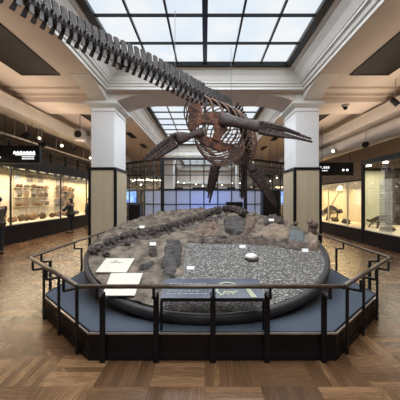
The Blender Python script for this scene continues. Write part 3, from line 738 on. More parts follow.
# boards with grids on the backdrop
def wall_board(px0, px1, py0, py1, xw, name, label, m='board', cat_='panel', grid=None, group=None):
    D0 = onwall(px0, xw); D1 = onwall(px1, xw); Dm = (D0+D1)/2; cpx = (px0+px1)/2; Dc = onwall(cpx, xw)
    z1 = zat(py0, Dc); z0 = zat(py1, Dc); y0, y1 = sorted((D0, D1)); sg = 1 if xw < 0 else -1
    xa, xb = sorted((xw, xw+sg*.02)); t = thing(name, label, cat_, (xw, (y0+y1)/2, z0), group)
    MB().box((xa, y0, z0), (xb, y1, z1)).build('board', m, t)
    if grid:
        g_ = MB(); nx_, nz_ = grid
        for i in range(nx_+1): y = y0+(y1-y0)*i/nx_; g_.box((min(xb, xa+sg*.02), y-.006, z0), (max(xb, xa)+.008, y+.006, z1))
        for j in range(nz_+1): z = z0+(z1-z0)*j/nz_; g_.box((min(xb, xa), y0, z-.006), (max(xb, xa)+.008, y1, z+.006))
        g_.build('grid_line', 'cardprint', t)
    return y0, y1, z0, z1
XP = XB+.0
b1 = wall_board(13, 47.5, 172, 216, XP, 'specimen_board', 'pale gridded specimen board under the hanging lit sign', grid=(3, 5))
b2 = wall_board(54, 73, 178, 214, XP, 'specimen_board', 'pale gridded specimen board farther back, behind the visitor with raised arm', grid=(3, 5))
wall_board(14, 20.5, 174, 180, XP+.022, 'wall_photo', 'bluish mountain photograph at the top left of the near specimen board', 'bluephoto', 'picture')
wall_board(27, 32.5, 175.5, 182, XP+.022, 'wall_photo', 'grey text and picture panel at the top middle of the near specimen board', 'photo', 'picture')
wall_board(38, 43, 177, 183, XP+.022, 'wall_photo', 'small grey panel at the top right of the near specimen board', 'photo', 'picture')
wall_board(56, 64, 179, 186.5, XP+.022, 'wall_photo', 'dark landscape photograph at the top of the farther specimen board', 'photo', 'picture')
fm3 = ['fossil', 'fossilg', 'fossilt']; rr = random.Random(11)
rows = ['top', 'second', 'third', 'fourth', 'lowest']; cnt = 0
def specimen(D, z, x, size, i, kind, label, group, stand=True):
    t = thing('fossil_specimen', label, 'fossil', (x, D, z), group)
    rr2 = random.Random(i*7+1); m = MB()
    if kind == 0:     # ammonite coil
        for q in range(26):
            a = q*.45; r = size*(.15+.85*q/26)*.62; m.lump((x+.02, D+r*math.cos(a), z+size*.62+r*math.sin(a)*.85), (.03+.02*q/26, size*(.10+.16*q/26), size*(.10+.16*q/26)), .05, q, 6, 5)
    elif kind == 1:   # irregular slab
        m.lump((x+.02, D, z+size*.42), (size*.3, size*.95, size*.45), .35, i, 12, 8)
    elif kind == 2:   # bone pieces
        for q in range(3):
            yy = D+(q-1)*size*.5; m.tube([(x+.03, yy-size*.1, z+.02), (x+.03, yy+size*.05, z+size*.5), (x+.03, yy+size*.2, z+size*(.8+.2*rr2.random()))], [size*.18, size*.10, size*.15], 8)
    else:             # cluster
        for q in range(4): m.lump((x+.02, D+rr2.uniform(-.6, .6)*size, z+size*.3), (size*.25, size*.35, size*.3), .3, i+q, 8, 6)
    m.build('specimen', fm3[(i+kind) % 3], t, smooth=True)
    if stand: MB().box((x-.04, D-size, z-.015), (x+.10, D+size, z)).build('shelf_plate', 'board', t)
for bi, (bb, bn) in enumerate(((b1, 'near'), (b2, 'farther'))):
    y0, y1, z0, z1 = bb
    for r in range(1, 4):
        nn = 5
        for c_ in range(nn):
            zz = z1-(z1-z0)*(r+.85)/5; yy = y0+(y1-y0)*(c_+.5)/nn
            lbl = '%s fossil specimen, number %s from the left on the %s row of the %s board' % (('brown', 'grey', 'tan')[cnt % 3], ('one', 'two', 'three', 'four', 'five')[c_], rows[r], bn)
            kd = rr.choice([0, 1, 2, 3]); col = {0: 'brown', 1: 'grey', 2: 'tan'}[(cnt+kd) % 3]
            lbl = '%s fossil, %s from the left in the %s row of the %s specimen board' % (col, ('first', 'second', 'third', 'fourth', 'fifth')[c_], rows[r], bn)
            specimen(yy, zz, XP+.07, (.17+.07*rr.random())*(1.15 if bi else 1), cnt, kd, lbl, 'fossils on the %s board' % bn); cnt += 1
for i in range(11):
    yy = 8.9+i*.62+rr.uniform(-.1, .1); kd = rr.choice([1, 1, 3]); sz = rr.uniform(.28, .42)
    col = {0: 'brown', 1: 'grey', 2: 'tan'}[(cnt+kd) % 3]
    specimen(yy, .68, XP+.38, sz, cnt, kd, 'large %s fossil block on the deck of the left case, %s from the near end' % (col, ('first', 'second', 'third', 'fourth', 'fifth', 'sixth', 'seventh', 'eighth', 'ninth', 'tenth', 'last')[i]), 'fossil blocks on the left case deck', stand=False); cnt += 1
# hanging sign left
def glyphs(mb, fn, n, x0, wd, z0, h, seed):
    r2 = random.Random(seed)
    for i in range(n):
        xx = x0+i*wd
        for k_ in range(3): zz = z0+h*(.1+.38*k_); mb.prism([fn(xx, zz), fn(xx+wd*.8, zz), fn(xx+wd*.8, zz+h*.13), fn(xx, zz+h*.13)], off)
        c_ = xx+wd*r2.choice((.1, .35, .6)); mb.prism([fn(c_, z0), fn(c_+wd*.14, z0), fn(c_+wd*.14, z0+h), fn(c_, z0+h)], off)
off = Vector((0, -.006, 0))
SD = 7.9
sg_ = thing('hanging_sign', 'black hanging sign with white silhouettes and lettering in the upper left aisle', 'sign', P(15, 162, SD))
sp0 = P(-20, 145.5, SD); sp1 = P(39.5, 163, SD)
MB().box((sp0.x, SD, sp1.z), (sp1.x, SD+.12, sp0.z)).build('board', 'black', sg_)
ico = MB()
for i in range(7):
    c_ = P(14.6+i*3.2, 152.8, SD-.001)
    hh = (.05, .045, .055, .04, .05, .045, .05)[i]
    pts = []
    for j in range(12):
        a_ = 2*math.pi*j/12; pts.append(c_+Vector((math.cos(a_)*.036, 0, math.sin(a_)*hh*(1 if math.sin(a_) > 0 else .4))))
    ico.prism(pts, off)
    ico.prism([c_+Vector((-.045, 0, -.022)), c_+Vector((.045, 0, -.022)), c_+Vector((.045, 0, -.034)), c_+Vector((-.045, 0, -.034))], off)
ico.build('silhouette_row', 'white_e', sg_)
tx = MB(); fnl = lambda x, z: P(x, z, SD-.001)
for (xa, xb, yy) in ((15.5, 34.5, 155.2), (22, 34.5, 157.2), (22, 34.5, 159.2)):
    x = xa
    while x < xb: tx.prism([fnl(x, yy), fnl(x+.9, yy), fnl(x+.9, yy-.7), fnl(x, yy-.7)], off); x += 1.25
tx.prism([fnl(-3, 158), fnl(.8, 158), fnl(.8, 156.6), fnl(-3, 156.6)], off)
tx.build('lettering', 'white_e', sg_)
for px in (5, 32): q = P(px, 145.5, SD+.06); MB().tube([q, (q.x, q.y, ZC)], .008, 6).build('hanger', 'darkmetal', sg_)

# ------------------------------------------------------------------ aisle services: soffits, ducts, spots
for sx in (-1, 1):
    nm = 'left' if sx < 0 else 'right'
    a_, b_ = sorted((sx*4.75, sx*5.25)); t = MB().box((a_, -3, 3.72), (b_, 18, 4.02)); t.box((a_-.03, -3, 3.98), (b_+.03, 18, 4.05))
    tag(t.build('boxed_duct', 'duct', bevel=.01), 'long cream boxed duct hanging under the %s aisle ceiling' % nm, 'duct', 'boxed aisle ducts')
    tk = thing('lighting_track', 'thin lighting track with spotlights along the %s aisle' % nm, 'lighting track', (sx*5.85, 13, 3.42))
    MB().box((sx*5.85-.03, 5.5, 3.40), (sx*5.85+.03, 17.5, 3.45)).build('track', 'duct', tk)
    for y in (6.4, 8.6, 11, 13.5, 16): MB().tube([(sx*5.85, y, 3.45), (sx*5.85, y, ZC)], .01, 6).build('hanger', 'fixture', tk)
    for y in (5.5, 8.6, 11.8, 14.5):
        for dx in (-.08, .08): MB().tube([(sx*5+dx, y, 4.05), (sx*5+dx, y, ZC)], .008, 5).build('duct_rod', 'fixture', tk)
rd = MB().tube([(5.15, -3, 3.45), (5.15, 17.8, 3.45)], .24, 20)
for y in (2.5, 4.5, 6.5, 8.5, 10.5, 12.5, 14.5): rd.tube([(5.15, y, 3.45), (5.15, y+.06, 3.45)], .255, 20)
rdo = rd.build('round_duct', 'duct', smooth=False); tag(rdo, 'fat round cream air duct running along the right aisle', 'duct')
for y in (9, 12, 15): MB().tube([(5.15, y, 3.68), (5.15, y, 3.75)], .012, 6).build('strap', 'fixture', rdo)
def spot(px, py, x, D, label, lit=True, r=.06, target=None):
    p = P(px, py, D); tgt = Vector(target) if target else Vector((p.x*1.25, D+.3, .9)); d = (tgt-p).normalized()
    t = thing('track_spotlight', label, 'spotlight', p, 'spotlights in the aisles')
    MB().tube([p-d*.14, p-d*.12, p+d*.06], [r*.6, r*.9, r], 14).build('housing', 'fixture' if lit else 'black', t, smooth=False)
    MB().tube([p+d*.062, p+d*.066], [r*.86, r*.86], 14).build('lens', 'lamp_e' if lit else 'black', t)
    MB().tube([p-d*.05, Vector((p.x, p.y, 3.95 if abs(p.x) > 4.7 and abs(p.x) < 5.3 and py < 130 else ZC))], .01, 6).build('stem', 'fixture', t)
    return p, d
spots = [(25, 136, 7.9, 'grey spotlight pointing down, nearest on the left aisle', False, .07), (42, 144, 8.6, 'black round spotlight facing the room on the left aisle', False, .10),
         (61.5, 145.5, 10.3, 'brightly lit spotlight in the left aisle right of the sign', True, .05), (39, 138, 9.0, 'small glowing spotlight above the hanging sign', True, .04), (73, 150, 11.5, 'unlit spotlight just right of the bright one, left aisle', False, .05), (90, 158, 13, 'small spotlight beside the left column', True, .05),
         (333.5, 151, 10.5, 'bright spotlight beside the right column', True, .055), (365.5, 144.5, 8.3, 'black round spotlight facing the room under the right duct', False, .09), (396, 103, 6.6, 'spotlight at the right edge near the ceiling', False, .07)]
for px, py, D, lb_, lit, r in spots:
    p, d = spot(px, py, 0, D, lb_, lit, r, target=(0, 3, 1.2) if not lit and r > .08 else (math.copysign(6.9, px-200), D-.6, 1.2) if not lit else (0, 4, 1.5))
for px, D, tg in ((61.5, 10.3, (-5.0, 7, 0)), (333.5, 10.5, (5, 8.5, 0))): spot_light('track_light', P(px, 148, D)+Vector((0, -.2, 0)), tg, 60, WARM, 80)
# projector-like speaker at left near column
p = P(80, 135, 9.6)
t = thing('hanging_speaker', 'grey box-shaped loudspeaker hanging beside the left column', 'speaker', p)
MB().box(tuple(p-Vector((.17, .15, .2))), tuple(p+Vector((.17, .15, .2)))).build('cabinet', 'fixture', t, bevel=.04)
MB().tube([p-Vector((0, .155, 0)), p-Vector((0, .165, 0))], .12, 16).build('grille', 'black', t)
MB().tube([p+Vector((0, 0, .2)), Vector((p.x, p.y, ZC))], .014, 6).build('bracket', 'fixture', t)
# dome camera on right beam
p = P(353, 103, 7.3); p.z = 4.12
t = thing('ceiling_camera', 'small dome camera under the right ceiling beam', 'camera', (p.x, CYF+.2, 4.0))
MB().lathe((p.x, CYF+.2, 4.05), [(.10, .07), (.10, .03), (.06, .0)], 16).build('mount', 'fixture', t); MB().lump((p.x, CYF+.2, 4.03), .06, 0, 0, 12, 8).build('dome', 'black', t, smooth=True)

# ------------------------------------------------------------------ right display cases
XR = 5.4; XRB = 6.7
rc = thing('corner_display_case', 'warmly lit glass display case right of the right column, behind a black plinth', 'display case', (6, 12, 0))
Da = onwall(362, XR)
MB().prism([(XR, Da+.06, 0), (XR, 16.5, 0), (XRB+.1, 16.5, 0), (XRB+.1, 12.05, 0), (6.25, 11.08, 0)], (0, 0, .46)).build('plinth', 'fascia', rc)
MB().box((XRB, 12.0, .46), (XRB+.1, 16.5, 2.3)).build('backdrop', 'casewall', rc)
MB().box((XR, 16.4, .46), (XRB, 16.5, 2.9)).build('end_panel', 'casewall', rc)
MB().bar((XR+.06, Da+.1, 1.5), (6.25, 11.1, 1.5), .03, 2.08).bar((6.25, 11.1, 1.5), (XRB+.05, 12.0, 1.5), .03, 2.08).build('side_panel', 'casewall', rc)
MB().prism([(XR+.03, Da+.12, .46), (XR+.03, 16.4, .46), (XRB, 16.4, .46), (XRB, 12.1, .46), (6.27, 11.15, .46)], (0, 0, .03)).build('deck', 'board', rc)
MB().box((XR+.01, Da+.1, .49), (XR+.022, 16.4, 2.15)).build('glass', 'pane', rc)
for px in (328, 347): D = onwall(px, XR); MB().box((XR, D-.02, .46), (XR+.05, D+.02, 2.15)).build('glass_post', 'board', rc)
MB().box((XR, Da+.03, 2.15), (XR+.06, 16.4, 2.2)).build('top_rail', 'black', rc)
area_light('right_case_light', (6.15, 13.7, 2.1), .3, 4.4, 85, (1, .74, .38), (0, R_(12), 0))
# black header sign
sgn = thing('black_sign', 'black sign board with white lettering and two round icons beside the right column', 'sign', P(338, 175, 11))
q0 = P(318, 162.5, 11); q1 = P(353.5, 175.5, 11)
MB().box((q0.x, 11, q1.z), (q1.x, 11.12, q0.z)).build('board', 'black', sgn)
g_ = MB(); off = Vector((0, -.006, 0)); fnr = lambda x, z: P(x, 168.7-z, 10.999)
glyphs(g_, fnr, 1, 320, 1.9, 0, 2.2, 1); glyphs(g_, fnr, 3, 323.6, 2.1, 0, 2.2, 2)
g_.prism([fnr(322.3, 0), fnr(322.8, 0), fnr(322.8, .5), fnr(322.3, .5)], off)
x = 320.5
while x < 327: g_.prism([P(x, 171, 10.999), P(x+.6, 171, 10.999), P(x+.6, 170.3, 10.999), P(x, 170.3, 10.999)], off); x += .9
for px in (343.3, 347.3):
    c_ = P(px, 170, 10.999); pts = [c_+Vector((.045*math.cos(a), 0, .045*math.sin(a))) for a in [2*math.pi*j/14 for j in range(14)]]; MB().prism(pts, off).build('round_icon', 'white_e', sgn)
g_.build('lettering', 'white_e', sgn)
for px in (322, 350): q = P(px, 163, 11.06); MB().tube([q, (q.x, q.y, ZC)], .01, 6).build('hanger', 'darkmetal', sgn)
# dark side case on the far right
c2 = thing('tall_display_case', 'tall pale green lined display case at the right edge with black frame', 'display case', (6, 8.5, 0))
MB().prism([(XR, 5.2, 0), (XR, Da, 0), (6.2, 11.06, 0), (7.9, 11.06, 0), (7.9, 5.2, 0)], (0, 0, .46)).build('plinth', 'fascia', c2)
MB().box((7.8, 5.2, .46), (7.9, 11.06, 2.75)).build('backdrop', 'stone', c2)
MB().box((6.22, 11.0, .46), (7.07, 11.06, 2.62)).build('end_panel', 'casegreen', c2)
MB().box((XR-.02, Da-.07, .0), (XR+.07, Da+.02, 2.75)).build('frame_post', 'black', c2)
MB().box((XR-.02, 5.2, 2.68), (XR+.14, Da+.02, 2.82)).build('header', 'black', c2)
MB().box((6.2, 10.98, 2.62), (7.8, 11.06, 2.72)).build('top_rail', 'black', c2)
p_ = onwall(385, XR+.7); MB().bar((XR+.04, Da+.04, 1.55), (6.21, 11.03, 1.55), .02, 2.16).build('side_panel', 'casegreen', c2); MB().box((7.07, 10.98, .46), (7.8, 11.06, 2.72)).build('mural', 'stone', c2); MB().box((7.04, 10.9, 1.9), (7.1, 10.98, 2.68)).build('frame_post', 'black', c2)
MB().prism([(XR+.03, 5.2, .46), (XR+.03, Da-.02, .46), (6.22, 10.98, .46), (7.8, 10.98, .46), (7.8, 5.2, .46)], (0, 0, .03)).build('deck', 'board', c2)
MB().box((XR+.015, 5.2, .49), (XR+.03, Da-.07, 2.68)).build('glass', 'pane', c2)
lam = MB()
for y in (6.5, 7.6, 8.7, 9.6): lam.box((XR+.2, y, 2.64), (XR+.3, y+.12, 2.69))
lam.build('lamp', 'lamp_e', c2)
area_light('tall_case_light', (6.6, 9.0, 2.6), .5, 3.2, 60, (1, .88, .66))
ds = onwall(379, XR+.12); de = onwall(392, XR+.12)
ib = thing('text_panel', 'hazy upright glass text panel standing in the right display case', 'panel', (XR+.15, (ds+de)/2, .49))
MB().box((XR+.12, de, .49), (XR+.135, ds, zat(179, (ds+de)/2))).build('sheet', 'hazeglass', ib)
tl = MB(); zt = zat(186, (ds+de)/2)
for i in range(14):
    z = zt-.07*i-(.15 if i > 1 else 0); l = rr.uniform(.4, .85)
    if z > .6: tl.box((XR+.115, ds-.06-(ds-de-.12)*l, z), (XR+.119, ds-.06, z+.02))
tl.build('text_lines', 'fossilg', ib)
# mounted small skeletons in the right cases
def mount(x, D, z, scale, label, m='fossilg', seed=0):
    t = thing('mounted_skeleton', label, 'skeleton', (x, D, z)); r2 = random.Random(seed)
    n = 22; pts = [Vector((x, D+(i/n-.5)*1.3*scale, z+scale*(.30+.10*math.sin(i/n*5)))) for i in range(n+1)]
    b_ = MB(); b_.tube(pts, [scale*(.05*math.sin(math.pi*(i+1)/(n+2))+.01) for i in range(n+1)], 8)
    for i in range(0, n+1, 1): b_.lump(pts[i]+Vector((0, 0, scale*.04)), scale*.035, .2, i, 6, 5)
    b_.build('backbone', m, t)
    h = MB(); h.lump(pts[0]+Vector((0, -scale*.12, .02)), (scale*.08, scale*.16, scale*.07), .2, seed); h.build('skull', m, t, smooth=True)
    for sg in (-1, 1):
        for i in range(5, 15): 
            p = pts[i]; MB().tube([p, p+Vector((sg*.12*scale, 0, -.05*scale)), p+Vector((sg*.09*scale, 0, -.19*scale))], .008*scale+.004, 5).build('rib', m, t)
        for i in (6, 15):
            p = pts[i]; MB().tube([p, p+Vector((sg*.14*scale, -.08*scale, -.12*scale)), Vector((p.x+sg*.16*scale, p.y+.04*scale, z))], [.03*scale, .02*scale, .03*scale], 6).build('leg', m, t)
mount(6.0, onwall(328, 6.0), .49, 1.5, 'dark mounted animal skeleton in the warm case beside the right column', seed=1)
mount(6.12, 9.95, .49, .95, 'dark mounted animal skeleton left of the glass text panel', 'bone_dark', seed=2)
mount(6.6, 7.6, .49, 1.7, 'dark mounted skeleton at the right edge of the picture', 'bone_dark', seed=3)
arm = thing('reflection_on_rod', 'pale lump standing in for a lamp reflection, on a slanting rod in the warm case', 'fossil', (6.3, onwall(338, 6.3), .49))
D = onwall(338, 6.3); MB().tube([(6.3, D+1.1, 1.0), (6.3, D+.5, 1.35), (6.3, D-.2, 1.9)], .02, 6).build('rod', 'fixture', arm); MB().lump((6.3, D-.25, 1.95), (.12, .2, .17), .3, 5).build('reflection_lump', 'card', arm); MB().tube([(6.3, D+.5, .49), (6.3, D+.5, 1.35)], .015, 6).build('stand', 'fixture', arm)  # lamp reflection in the warm case, shaped as a pale lump on a rod
for i in range(4):
    Dx = 8.0+.95*i if i < 2 else 10.8+1.0*i-1.2
    m = MB(); m.lump((XR+.45, Dx, .56), (.14, .24, .11), .35, i+70, 12, 8, flatb=True)
    tag(m.build('fossil_block', ('bone_grey', 'fossil')[i % 2], smooth=True), 'low fossil block on the deck of the right cases, %s from the near end' % ('first', 'second', 'third', 'fourth')[i], 'fossil', 'blocks on the right case decks')

# ------------------------------------------------------------------ glass partition
PZ = 3.0; yF = 10.4; yS = 12.0; xa, xb_ = -1.58, 1.50; xo = 3.55
gp = thing('glass_partition', 'black framed glazed partition with frosted lower panes behind the disc', 'glass screen', (0, yF, 0))
pts4 = [Vector((-xo, yS, 0)), Vector((xa, yF, 0)), Vector((xb_, yF, 0)), Vector((xo, yS, 0))]
rowz = [.05, .78, 1.32, 1.86, 2.40, 2.78, PZ]
for seg in range(3):
    A, B = pts4[seg], pts4[seg+1]; nn = (5, 6, 5)[seg]
    for i in range(nn+1):
        q = A.lerp(B, i/nn); thick = .13 if (i in (0, nn) and not (seg != 1 and (i == 0) == (seg == 0))) else .035
        if seg != 1 and ((seg == 0 and i == nn) or (seg == 2 and i == 0)): continue
        MB().bar(q, q+Vector((0, 0, PZ)), thick, .06, up=(0, 1, 0)).build('mullion', 'darkmetal', gp)
    for z in rowz:
        hh = .09 if z == PZ else (.07 if z == 1.86 else .03)
        MB().bar(A+Vector((0, 0, z)), B+Vector((0, 0, z)), .05, hh).build('transom', 'darkmetal', gp)
    # panes
    for (z0, z1, mm, nm) in ((.05, 1.86, 'frost', 'frosted_pane'), (1.86, PZ, 'pane', 'clear_pane')):
        for i in range(nn):
            if mm == 'frost' and ((seg == 0 and i < 3) or (seg == 2 and i > 1)): m2 = 'pane'; n2 = 'clear_pane'
            else: m2 = mm; n2 = nm
            a_, b_ = A.lerp(B, i/nn), A.lerp(B, (i+1)/nn)
            MB().bar(a_+Vector((0, 0, (z0+z1)/2)), b_+Vector((0, 0, (z0+z1)/2)), .008, z1-z0).build(n2, m2, gp)
# things behind the partition
def screen(cx, y, z, wd, ht, label, m='screen', stand=True, rot=0):
    t = thing('display_screen', label, 'screen', (cx, y, 0)); mt = Matrix.Translation((cx, y, z)) @ Matrix.Rotation(rot, 4, 'Z')
    MB().box((-wd/2, -.03, -ht/2), (wd/2, .03, ht/2), mt).build('screen_frame', 'black', t)
    MB().box((-wd/2+.02, -.036, -ht/2+.02), (wd/2-.02, -.031, ht/2-.02), mt).build('screen_face', m, t)
    MB().box((-.1, .0, -z), (.1, .05, -ht/2+.02), mt).build('stand', 'black', t)
screen(.15, 11.3, 1.2, 1.75, 1.1, 'wide pale blue glow panel added behind the frosted middle panes', 'backglow')  # added glowing panel, turns the frosted panes blue from behind
screen(P(131, 0, 13.3).x, 13.3, zat(196, 13.3), .62, .66, 'small bright blue and green screen left, beyond the partition')
screen(P(279, 0, 13.3).x, 13.3, zat(197, 13.3), .5, .75, 'small blue screen right, beyond the partition')
area_light('pane_backlight', (-1.2, 12.6, 2.7), .6, .6, 20, (.62, .70, 1), (R_(30), 0, 0))  # unseen bluish lights added to brighten the frosted panes from behind
area_light('pane_backlight', (1.3, 12.6, 2.7), .6, .6, 18, (.7, .75, 1), (R_(30), 0, 0))
for px, D, w_, wd, z1 in ((135.5, 10.0, 'dark navy box cabinet left in front of the partition', .45, 1.32), (270, 10.1, 'tall navy cabinet right in front of the partition', .62, 1.85), (234, 9.7, 'low dark box cabinet behind the disc centre', .55, 1.42)):
    if px == 135.5: D = 10.6
    x = P(px, 0, D).x; t = thing('cabinet', w_, 'cabinet', (x, D, 0), 'dark cabinets near the partition')
    MB().box((x-wd/2, D-.2, .06), (x+wd/2, D+.2, z1)).build('body', 'navy', t, bevel=.01)
    MB().box((x-wd/2+.03, D-.17, 0), (x+wd/2-.03, D+.17, .06)).build('toe_kick', 'black', t)
    MB().box((x-wd/2+.03, D-.215, .1), (x+wd/2-.03, D-.2, z1-.04)).build('door', 'fascia', t)
# far hall beam, balcony and lamps
fb = MB().box((-XW, 18.6, 3.55), (XW, 19.1, ZC)); fb.box((-XW, 18.5, 3.5), (XW, 19.15, 3.6)); 
struct('trim_6', MB().box((-HO, 17.6, 4.1), (HO, 18.2, ZC)).box((-HO, 17.5, 4.2), (HO, 17.6, ZC)), 'cove')
struct('trim_7', MB().box((-XW, 28.6, 3.0), (XW, 29, 3.3)).box((-XW, 28.7, 1.9), (XW, 29, 2.1)), 'cove')
# far cases
for i, (x, w_) in enumerate(((-3.1, 'left'), (0, 'middle'), (3.1, 'right'))):
    t = thing('far_display_case', 'dim lit display case at the far end of the hall, %s one' % w_, 'display case', (x, 25, 0), 'far display cases')
    MB().box((x-1.1, 24.7, 0), (x+1.1, 25.5, 1.0)).build('plinth', 'fascia', t); MB().box((x-1.1, 25.4, 1.0), (x+1.1, 25.5, 2.3)).build('backdrop', 'casewall', t)
    MB().box((x-1.1, 24.7, 2.3), (x+1.1, 25.5, 2.5)).build('header', 'fascia', t)
    area_light('far_case_light', (x, 25.0, 2.25), 1.8, .3, 30, WARM)
for sx in (-1, 1):
    for y in (15.2, 20.5):
        nm = ('near' if y < 18 else 'far')+' '+('left' if sx < 0 else 'right'); x = sx*2.6
        t = thing('column', 'plain cream column beyond the partition, '+nm, 'column', (x, y, 0), 'columns beyond the partition') if y > 18 else None
        if t: MB().box((x-.33, y-.33, 0), (x+.33, y+.33, 4.2)).build('shaft', 'column', t); MB().box((x-.42, y-.42, 4.2), (x+.42, y+.42, ZC)).build('capital', 'cove', t)
lamps = [(133, 181, 14.5), (141, 184.5, 14), (147, 179, 17), (152, 187, 16), (178, 182, 17), (184, 182.5, 17.5), (190, 182, 18), (196, 184, 20), (203, 186, 16), (232, 183, 17), (240, 183, 15), (262, 182, 15), (270, 181, 14.5), (277, 177.5, 14), (252, 187, 17), (222, 185, 20)]
for i, (px, py, D) in enumerate(lamps):
    p = P(px, py, D); t = thing('pendant_lamp', 'small warm pendant lamp beyond the partition, %s from the left' % ('first', 'second', 'third', 'fourth', 'fifth', 'sixth', 'seventh', 'eighth', 'ninth', 'tenth', 'eleventh', 'twelfth', 'thirteenth', 'fourteenth', 'fifteenth', 'sixteenth')[sorted(range(len(lamps)), key=lambda k_: lamps[k_][0]).index(i)], 'lamp', p, 'pendant lamps beyond the partition')
    MB().lathe(p, [(.03, .12), (.09, .05), (.11, .0)], 12).build('shade', 'fixture', t); MB().lump(p+Vector((0, 0, -.01)), (.045, .045, .03), 0, 0, 8, 6).build('bulb', 'lamp_e', t)
    MB().tube([p+Vector((0, 0, .12)), Vector((p.x, p.y, ZG+.02 if abs(p.x) < 2.05 and not 17.3 < p.y < 19.4 else ZC))], .006, 5).build('cord', 'black', t)
# dark storage racks seen through the side bays
for sx in (-1, 1):
    x = sx*3.3; t = thing('dark_rack', 'dark open rack standing beyond the partition on the %s' % ('left' if sx < 0 else 'right'), 'shelf', (x, 14.6, 0), 'racks beyond the partition')
    for xx in (x-.8, x, x+.8): MB().box((xx-.03, 14.4, 0), (xx+.03, 14.9, 2.75)).build('upright', 'black', t)
    for z in (.2, 1.0, 2.1, 2.7): MB().box((x-.8, 14.4, z), (x+.8, 14.9, z+.05)).build('shelf', 'black', t)

# ------------------------------------------------------------------ visitors
def skin_mesh(name, nodes, edges, m, parent, sub=1, root=0):
    me = bpy.data.meshes.new(name); o0 = ORG[parent.name] if parent else Vector()
    keys = list(nodes); idx = {k_: i for i, k_ in enumerate(keys)}
    me.from_pydata([nodes[k_][0]-o0 for k_ in keys], [(idx[a], idx[b]) for a, b in edges], [])
    o = bpy.data.objects.new(name, me); COL.objects.link(o); me.materials.append(M[m]); o.parent = parent; ORG[o.name] = o0
    md = o.modifiers.new('skin', 'SKIN'); md.use_smooth_shade = True; md.branch_smoothing = .5
    if not me.skin_vertices: me.attributes.new if False else None
    lay = me.skin_vertices[0].data if len(me.skin_vertices) else None
    if lay is None:
        import bmesh
        bm = bmesh.new(); bm.from_mesh(me); bm.verts.layers.skin.verify(); bm.to_mesh(me); bm.free(); lay = me.skin_vertices[0].data
    for k_ in keys:
        r = nodes[k_][1]; lay[idx[k_]].radius = r if isinstance(r, tuple) else (r, r); lay[idx[k_]].use_root = (idx[k_] == root)
    sd = o.modifiers.new('subsurf', 'SUBSURF'); sd.levels = sub; sd.render_levels = sub
    return o
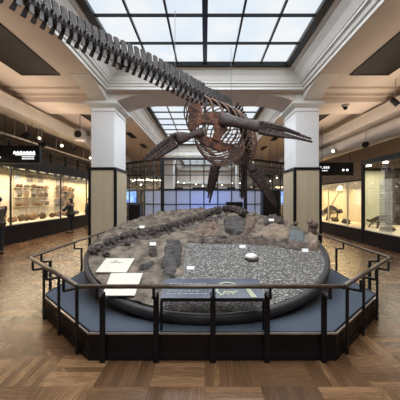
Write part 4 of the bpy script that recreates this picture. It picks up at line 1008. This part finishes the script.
def person(label, base, H, face, coat, arm_pose, hair_len=.0):
    """face: heading angle (0 = +Y); local x right, y forward"""
    k_ = H/1.7; t = thing('person', label, 'person', base, 'visitors'); bx = Vector(base); rz = Matrix.Rotation(face, 3, 'Z')
    W = lambda x, y, z: bx+rz @ Vector((x*k_, y*k_, z*k_))
    N_ = {'pelvis': (W(0, 0, .93), (.135*k_, .10*k_)), 'waist': (W(0, 0, 1.06), (.115*k_, .09*k_)), 'chest': (W(0, 0, 1.27), (.14*k_, .10*k_)), 'neck': (W(0, .005, 1.43), .05*k_),
          'head0': (W(0, .015, 1.52), .07*k_), 'head1': (W(0, .015, 1.61), .08*k_), 'head2': (W(0, .0, 1.67), .05*k_)}
    E_ = [('pelvis', 'waist'), ('waist', 'chest'), ('chest', 'neck'), ('neck', 'head0'), ('head0', 'head1'), ('head1', 'head2')]
    for sg, nm in ((-1, 'l'), (1, 'r')):
        el, wr, hd = arm_pose[0 if sg < 0 else 1]
        N_[nm+'sh'] = (W(sg*.17, 0, 1.37), .058*k_); N_[nm+'el'] = (W(sg*el[0], el[1], el[2]), .042*k_); N_[nm+'wr'] = (W(sg*wr[0], wr[1], wr[2]), .028*k_); N_[nm+'hd'] = (W(sg*hd[0], hd[1], hd[2]), (.04*k_, .02*k_))
        N_[nm+'hip'] = (W(sg*.09, 0, .86), .085*k_); N_[nm+'kn'] = (W(sg*.10, .03, .48), .058*k_); N_[nm+'an'] = (W(sg*.10, -.01, .09), .038*k_); N_[nm+'to'] = (W(sg*.11, .14, .04), .035*k_)
        E_ += [('chest', nm+'sh'), (nm+'sh', nm+'el'), (nm+'el', nm+'wr'), (nm+'wr', nm+'hd'), ('pelvis', nm+'hip'), (nm+'hip', nm+'kn'), (nm+'kn', nm+'an'), (nm+'an', nm+'to')]
        # fingers
        h0 = Vector(hd); w0 = Vector(wr); dr = (h0-w0).normalized()
        for fi, (ox, ln) in enumerate(((-.03, .055), (-.01, .075), (.01, .08), (.028, .07))):
            a1 = h0+dr*.03+Vector((ox, 0, 0)); a2 = a1+dr*ln+Vector((0, .012, -.01))
            N_[nm+'f%d' % fi] = (W(sg*a1.x, a1.y, a1.z), .010*k_); N_[nm+'g%d' % fi] = (W(sg*a2.x, a2.y, a2.z), .008*k_); E_ += [(nm+'hd', nm+'f%d' % fi), (nm+'f%d' % fi, nm+'g%d' % fi)]
        a1 = h0+Vector((-.05, .015, .0)); N_[nm+'th'] = (W(sg*a1.x, a1.y, a1.z), .011*k_); E_ += [(nm+'hd', nm+'th')]
    skin_mesh('body', N_, E_, 'skin', t, 1)
    def sub(keys, grow, name, m, edges, extra=None):
        n2 = {q: (N_[q][0], tuple(r+grow*k_ for r in (N_[q][1] if isinstance(N_[q][1], tuple) else (N_[q][1],)*2))) for q in keys}
        if extra: n2.update(extra)
        return skin_mesh(name, n2, edges, m, t, 1)
    hem = {'hem': (W(0, 0, .78), (.19*k_, .15*k_))}
    sub(['waist', 'chest', 'pelvis', 'lsh', 'rsh', 'lel', 'rel', 'lwr', 'rwr'], .042, 'coat', coat, [('waist', 'chest'), ('pelvis', 'waist'), ('pelvis', 'hem'), ('chest', 'lsh'), ('lsh', 'lel'), ('lel', 'lwr'), ('chest', 'rsh'), ('rsh', 'rel'), ('rel', 'rwr')], hem)
    sub(['pelvis', 'lhip', 'rhip', 'lkn', 'rkn', 'lan', 'ran'], .014, 'trousers', 'trousers', [('pelvis', 'lhip'), ('lhip', 'lkn'), ('lkn', 'lan'), ('pelvis', 'rhip'), ('rhip', 'rkn'), ('rkn', 'ran')])
    for sg in (-1, 1):
        c_ = W(sg*.11, .06, .045); rot = rz @ Matrix.Rotation(0, 3, 'Z'); MB().lump(c_, (.052*k_, .14*k_, .05*k_), 0, 0, 12, 8, rot, flatb=False).build('shoe', 'shoe', t, smooth=True)
    hr = MB(); hr.lump(W(0, -.015, 1.625), (.092*k_, .10*k_, .088*k_), .06, 2, 14, 10, rz)
    if hair_len: hr.lump(W(0, -.05, 1.56-hair_len/2), (.085*k_, .06*k_, .08+hair_len/2), .06, 3, 12, 8, rz)
    hr.build('hair', 'hair', t, smooth=True)
    f_ = MB(); f_.lump(W(0, .105, 1.565), (.013*k_, .018*k_, .02*k_), 0, 0, 8, 6, rz)
    for sg in (-1, 1): f_.lump(W(sg*.082, .01, 1.58), (.012*k_, .02*k_, .03*k_), 0, 0, 8, 6, rz)
    f_.build('nose_and_ears', 'skin', t, smooth=True)
    e_ = MB()
    for sg in (-1, 1): e_.lump(W(sg*.03, .092, 1.595), (.010*k_, .006*k_, .006*k_), 0, 0, 8, 6, rz)
    e_.lump(W(0, .094, 1.53), (.022*k_, .005*k_, .005*k_), 0, 0, 8, 6, rz); e_.build('eyes_and_mouth', 'hair', t, smooth=True)
down = ((.22, -.02, 1.12), (.21, .06, .90), (.21, .08, .84)); up_ = ((.26, .18, 1.22), (.24, .38, 1.30), (.24, .44, 1.34)); fwd = ((.22, .12, 1.14), (.18, .32, 1.10), (.17, .38, 1.10))
person('dark-coated visitor leaning toward the lit left case with an arm raised', (-5.95, 12.4, 0), 1.55, R_(78), 'coat_black', (fwd, up_), .06)
person('visitor in a dark coat standing beside the left column', (-6.0, 14.45, 0), 1.56, R_(80), 'coat_navy', (down, down), .0)
person('visitor in a brown jacket cut off by the left edge of the picture', (-5.62, 7.6, 0), 1.58, R_(70), 'coat_brown', (down, fwd), .0)
